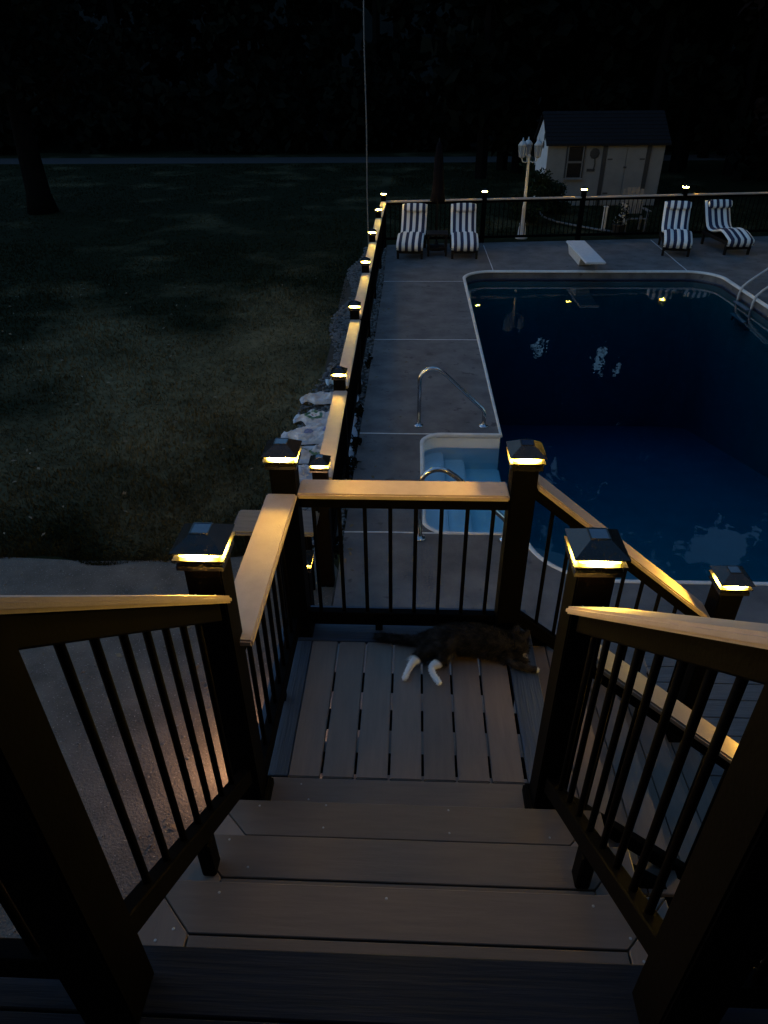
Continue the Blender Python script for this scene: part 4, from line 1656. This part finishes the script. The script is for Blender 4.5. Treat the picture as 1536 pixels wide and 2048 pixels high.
# small bench on the lawn side
bn = thing('garden_bench', 'low grey flat-topped bench on the lawn side beside the landing', 'bench', (-1.05, 2.60, LAWN_Z))
bm = bmesh.new()
add_box(bm, (0, 0, 0), (.66, .335, .04))
bevel(bm, .014, 2)
part('seat_board', finish('seat_board', bm, 'grey_wood'), bn, (-1.06, 2.605, -.475))
for x in (-1.27, -.83):
    for y in (2.50, 2.72):
        part('leg', box_mesh((.045, .045, -LAWN_Z - .495 - .012), 'black_rail', .004), bn, (x, y, (LAWN_Z - .495) / 2 + .006))
for i, (x, y) in enumerate(((-.80, 2.42), (-.76, 1.95))):
    bm = bmesh.new()
    add_box(bm, (0, 0, 0), (.34, .34, .05))
    bevel(bm, .01, 1)
    tag(link('paver', finish('paver', bm, 'packed_gravel'), None, (x, y, LAWN_Z + .036), (0, 0, .1 * i)),
        'square paver by the gate opening, %s the landing' % ('farther from' if i == 0 else 'nearer'), 'paver', 'pavers at the gate opening')

# ------------------------------------------------------------------ clutter behind the far fence
cl = thing('garden_chair', 'pale high-backed garden chair glimpsed behind the far fence', 'chair', (6.1, 18.6, LAWN_Z))
bm = bmesh.new()
for i in range(5):
    x = -.24 + i * .12
    hgt = .62 + .06 * math.cos((i - 2) * .7)
    add_box(bm, (x, .28 + .12, .40 + hgt / 2), (.10, .025, hgt), Matrix.Rotation(R(-14), 3, 'X'))
link('backrest', finish('backrest', bm, 'clutter_pale'), cl)
bm = bmesh.new()
for i in range(4):
    add_box(bm, (0, -.22 + i * .13, .36 - .02 * i), (.56, .11, .025))
link('seat', finish('seat', bm, 'clutter_pale'), cl)
for x in (-.27, .27):
    for y in (-.25, .26):
        bm = bmesh.new()
        add_box(bm, (x, y, .18), (.05, .08, .36))
        link('leg', finish('leg', bm, 'clutter_pale'), cl)
    bm = bmesh.new()
    add_box(bm, (x * 1.15, 0, .56), (.10, .62, .025))
    add_box(bm, (x * 1.05, -.25, .45), (.04, .06, .2))
    link('armrest', finish('armrest', bm, 'clutter_pale'), cl)
bm = bmesh.new()
pts = [(3.75, 20.6, -1.0), (3.9, 20.3, -1.15), (4.2, 19.8, -1.2), (4.7, 19.2, -1.21), (5.2, 18.6, -1.21), (5.5, 18.35, -1.21)]
tube_bm(bm, pts, .03, 8)
tag(link('drain_pipe', finish('drain_pipe', bm, 'clutter_pale', True)), 'white bent pipe lying on the grass behind the far fence', 'pipe')
wr = thing('planter_pot', 'small pale planter with dark and white blooms behind the far fence', 'planter', (5.55, 17.95, LAWN_Z))
bm = bmesh.new()
lathe_bm(bm, [(.13, 0), (.15, .05), (.18, .28), (.20, .30), (.17, .31)], 14)
link('pot', finish('pot', bm, 'shed_dark', True), wr)
V, k = leaf_mesh('plant', [(0, 0, .5), (.1, 0, .4), (-.1, .05, .42), (.02, 0, .68)], [(.2, .2, .16)] * 4, 90, .04, 'conifer')
link('plant', mesh_quads('plant', V, 'conifer'), wr)
V, k = leaf_mesh('blooms', [(0, -.1, .55), (.1, -.1, .38), (-.12, -.05, .42), (.04, -.05, .75)], [(.08, .08, .08)] * 4, 14, .05, 'white_paint', .8)
link('blooms', mesh_quads('blooms', V, 'white_paint'), wr)
st_ = thing('marker_post', 'short white upright post behind the far fence', 'post', (5.3, 18.6, LAWN_Z))
part('shaft', box_mesh((.09, .09, .62), 'white_paint', .006), st_, (5.3, 18.6, LAWN_Z + .31))
part('cap', box_mesh((.12, .12, .03), 'white_paint', .006), st_, (5.3, 18.6, LAWN_Z + .636))

# ------------------------------------------------------------------ unseen house behind the camera, added with a porch roof to shade the stairs
house = thing('house', 'unseen house wall and porch roof added to shade the stairs', 'house', (0, -2.7, LAWN_Z))
bm = bmesh.new()
add_box(bm, (1.0, -4.75, 2.6), (15, 4.0, 7.8))
bmesh.ops.translate(bm, vec=-house.location, verts=bm.verts[:])
link('wall', finish('wall', bm, 'house_siding'), house)
bm = bmesh.new()
add_box(bm, (0.2, -2.0, 3.45), (6.4, 1.6, .12), Matrix.Rotation(R(-8), 3, 'X'))
bmesh.ops.translate(bm, vec=-house.location, verts=bm.verts[:])
link('shading_porch_roof', finish('shading_porch_roof', bm, 'shingle'), house)
wd = part('window', box_mesh((.95, .06, .62), 'white_paint', .01), house, (-3.2, -2.725, -.35))
link('pane', box_mesh((.86, .01, .52), 'window_glass'), wd, (0, .04, 0))

# low path light on the ground beside the landing
plt = thing('path_light', 'low warm path light on the gravel pad, hidden behind the left landing post', 'lamp', (-1.00, .98, LAWN_Z))
bm = bmesh.new()
tube_bm(bm, [(0, 0, 0), (0, 0, .24)], .012, 8)
link('stake', finish('stake', bm, 'cap_metal', True), plt)
bm = bmesh.new()
lathe_bm(bm, [(.028, .235), (.034, .25), (.034, .29), (.028, .30)], 12)
link('lens', finish('lens', bm, 'path_lens', True), plt)
bm = bmesh.new()
lathe_bm(bm, [(.075, .302), (.078, .31), (.03, .335), (.008, .345)], 16)
link('hood', finish('hood', bm, 'cap_metal', True), plt)

# ------------------------------------------------------------------ cat asleep on the landing


def make_cat():
    J = {  # name: (x, y, z, radius)
        'hip': (.165, .735, .078, .078), 's1': (.24, .745, .085, .083), 's2': (.32, .745, .086, .085), 'chest': (.41, .735, .082, .080), 'sh': (.475, .735, .074, .066),
        'neck': (.520, .745, .068, .050), 'head': (.562, .752, .060, .050), 'face': (.580, .722, .050, .038), 'muz': (.588, .697, .042, .023),
        'ear1a': (.596, .778, .086, .021), 'ear1b': (.622, .800, .112, .005), 'ear2a': (.556, .788, .094, .021), 'ear2b': (.562, .818, .124, .005),
        't0': (.105, .765, .062, .045), 't1': (.04, .785, .035, .023), 't2': (-.05, .802, .026, .021), 't3': (-.13, .815, .025, .020), 't4': (-.175, .822, .025, .014),
        'h1a': (.105, .695, .055, .052), 'h1b': (.062, .668, .038, .034), 'h1c': (.024, .640, .024, .019), 'h1d': (.002, .590, .017, .014), 'h1e': (-.010, .552, .015, .015), 'h1f': (-.016, .530, .012, .013),
        'h2a': (.185, .672, .050, .050), 'h2b': (.165, .638, .036, .032), 'h2c': (.116, .612, .024, .018), 'h2d': (.128, .566, .017, .014), 'h2e': (.150, .528, .015, .015), 'h2f': (.160, .508, .012, .013),
        'f1a': (.485, .690, .05, .040), 'f1b': (.52, .650, .032, .026), 'f1c': (.575, .628, .022, .019), 'f1d': (.625, .618, .018, .016), 'f1e': (.655, .613, .016, .016),
        'f2a': (.50, .700, .045, .036), 'f2b': (.548, .672, .030, .024), 'f2c': (.590, .668, .022, .018), 'f2d': (.606, .682, .020, .016),
    }
    E_ = ['hip s1', 's1 s2', 's2 chest', 'chest sh', 'sh neck', 'neck head', 'head face', 'face muz', 'head ear1a', 'ear1a ear1b', 'head ear2a', 'ear2a ear2b',
          'hip t0', 't0 t1', 't1 t2', 't2 t3', 't3 t4', 'hip h1a', 'h1a h1b', 'h1b h1c', 'h1c h1d', 'h1d h1e', 'h1e h1f', 'hip h2a', 'h2a h2b', 'h2b h2c', 'h2c h2d', 'h2d h2e', 'h2e h2f',
          'sh f1a', 'f1a f1b', 'f1b f1c', 'f1c f1d', 'f1d f1e', 'sh f2a', 'f2a f2b', 'f2b f2c', 'f2c f2d']
    names = list(J)
    org = Vector((.30, .70, .0))
    me = bpy.data.meshes.new('cat_skeleton')
    me.from_pydata([Vector(J[n][:3]) - org for n in names], [tuple(names.index(q) for q in e.split()) for e in E_], [])
    ob = bpy.data.objects.new('cat_build', me)
    COL.objects.link(ob)
    sk = ob.modifiers.new('skin', 'SKIN')
    sk.use_smooth_shade = True
    for i, n in enumerate(names):
        sv = me.skin_vertices[0].data[i]
        sv.radius = (J[n][3], J[n][3])
        sv.use_root = (n == 'hip')
    sb = ob.modifiers.new('sub', 'SUBSURF')
    sb.levels = sb.render_levels = 2
    dg = bpy.context.evaluated_depsgraph_get()
    dg.update()
    ev = ob.evaluated_get(dg)
    body = bpy.data.meshes.new_from_object(ev)
    bpy.data.objects.remove(ob)
    for v in body.vertices:               # rest on the boards
        if v.co.z < .004:
            v.co.z = .004 + (v.co.z - .004) * .05
    # material: dark brown fur, white feet and chin, by body position
    m, nt, N, L, P = nodes_of('cat_fur')
    tc = N.new('ShaderNodeTexCoord')
    nz = N.new('ShaderNodeTexNoise')
    nz.inputs['Scale'].default_value = 22
    nz.inputs['Detail'].default_value = 4
    L.new(tc.outputs['Object'], nz.inputs['Vector'])
    cr = N.new('ShaderNodeValToRGB')
    cr.color_ramp.elements[0].position = .4
    cr.color_ramp.elements[0].color = (.015, .0125, .011, 1)
    cr.color_ramp.elements[1].position = .68
    cr.color_ramp.elements[1].color = (.055, .044, .037, 1)
    L.new(nz.outputs['Fac'], cr.inputs['Fac'])
    col = cr.outputs['Color']
    for (c, r, cc) in (((.014, .615, .022), .062, (.90, .88, .86)), ((-.010, .555, .015), .045, (.90, .88, .86)), ((.124, .592, .022), .058, (.90, .88, .86)), ((.148, .53, .015), .044, (.90, .88, .86)),
                       ((.660, .612, .016), .026, (.6, .58, .56)), ((.592, .690, .036), .017, (.42, .37, .32)), ((.215, .662, .04), .04, (.10, .085, .075))):
        vm = N.new('ShaderNodeVectorMath')
        vm.operation = 'DISTANCE'
        vm.inputs[1].default_value = Vector(c) - org
        L.new(tc.outputs['Object'], vm.inputs[0])
        mr = N.new('ShaderNodeMapRange')
        mr.inputs['From Min'].default_value = r
        mr.inputs['From Max'].default_value = r * .82
        L.new(vm.outputs['Value'], mr.inputs['Value'])
        mx = N.new('ShaderNodeMix')
        mx.data_type = 'RGBA'
        L.new(col, mx.inputs['A'])
        mx.inputs['B'].default_value = (*cc, 1)
        L.new(mr.outputs[0], mx.inputs['Factor'])
        col = mx.outputs['Result']
    L.new(col, P.inputs['Base Color'])
    P.inputs['Roughness'].default_value = .85
    P.inputs['Specular IOR Level'].default_value = .15
    MATS['cat_fur'] = m
    body.materials.clear()
    body.materials.append(m)
    for p in body.polygons:
        p.use_smooth = True
    cat = link('cat', body, None, org)
    tag(cat, 'dark brown cat with white feet lying on its side on the landing', 'cat')
    # fur strands
    body.calc_loop_triangles()
    tri = np.array([t.vertices[:] for t in body.loop_triangles])
    co = np.array([v.co[:] for v in body.vertices])
    A, B, C_ = co[tri[:, 0]], co[tri[:, 1]], co[tri[:, 2]]
    nr = np.cross(B - A, C_ - A)
    ar = np.linalg.norm(nr, axis=1)
    nr /= ar[:, None] + 1e-12
    n = 26000
    idx = rng.choice(len(tri), n, p=ar / ar.sum())
    u, v = rng.random(n), rng.random(n)
    fl = u + v > 1
    u[fl], v[fl] = 1 - u[fl], 1 - v[fl]
    p = A[idx] + (B[idx] - A[idx]) * u[:, None] + (C_[idx] - A[idx]) * v[:, None]
    nn = nr[idx]
    grow = np.array([-1.0, -.15, -.25])
    d = nn * .55 + (grow - nn * (nn @ grow)[:, None]) * .7 + rng.normal(0, .22, (n, 3))
    d /= np.linalg.norm(d, axis=1)[:, None]
    thin = np.clip(np.minimum(np.abs(p[:, 1] + .02) * 0 + 1, 1), 0, 1)
    ln = (.013 + .018 * rng.random(n)) * thin
    ln[(p[:, 1] < -.055)] *= .33
    sd2 = np.cross(d, rng.normal(0, 1, (n, 3)))
    sd2 /= np.linalg.norm(sd2, axis=1)[:, None] + 1e-9
    w = .0009
    tip = p + d * ln[:, None]
    tip[:, 2] = np.maximum(tip[:, 2], .002)
    V = np.stack([p - sd2 * w, p + sd2 * w, tip], 1).reshape(-1, 3)
    fm = bpy.data.meshes.new('fur')
    fm.vertices.add(len(V))
    fm.vertices.foreach_set('co', V.ravel())
    fm.loops.add(len(V))
    fm.loops.foreach_set('vertex_index', np.arange(len(V), dtype=np.int32))
    fm.polygons.add(n)
    fm.polygons.foreach_set('loop_start', np.arange(0, len(V), 3, dtype=np.int32))
    fm.update(calc_edges=True)
    fm.materials.append(m)
    f = link('fur', fm, cat)
    f['kind'] = 'stuff'
    # collar
    bm = bmesh.new()
    c0 = Vector((.522, .745, .066)) - org
    ax = Vector((.9, .15, -.15)).normalized()
    e1 = ax.cross(Vector((0, 0, 1))).normalized()
    e2 = ax.cross(e1)
    tube_bm(bm, [c0 + (e1 * math.cos(t) + e2 * math.sin(t)) * .056 for t in np.linspace(0, 6.28318, 25)], .0035, 6, False)
    link('collar', finish('collar', bm, 'wicker', True), cat)


make_cat()
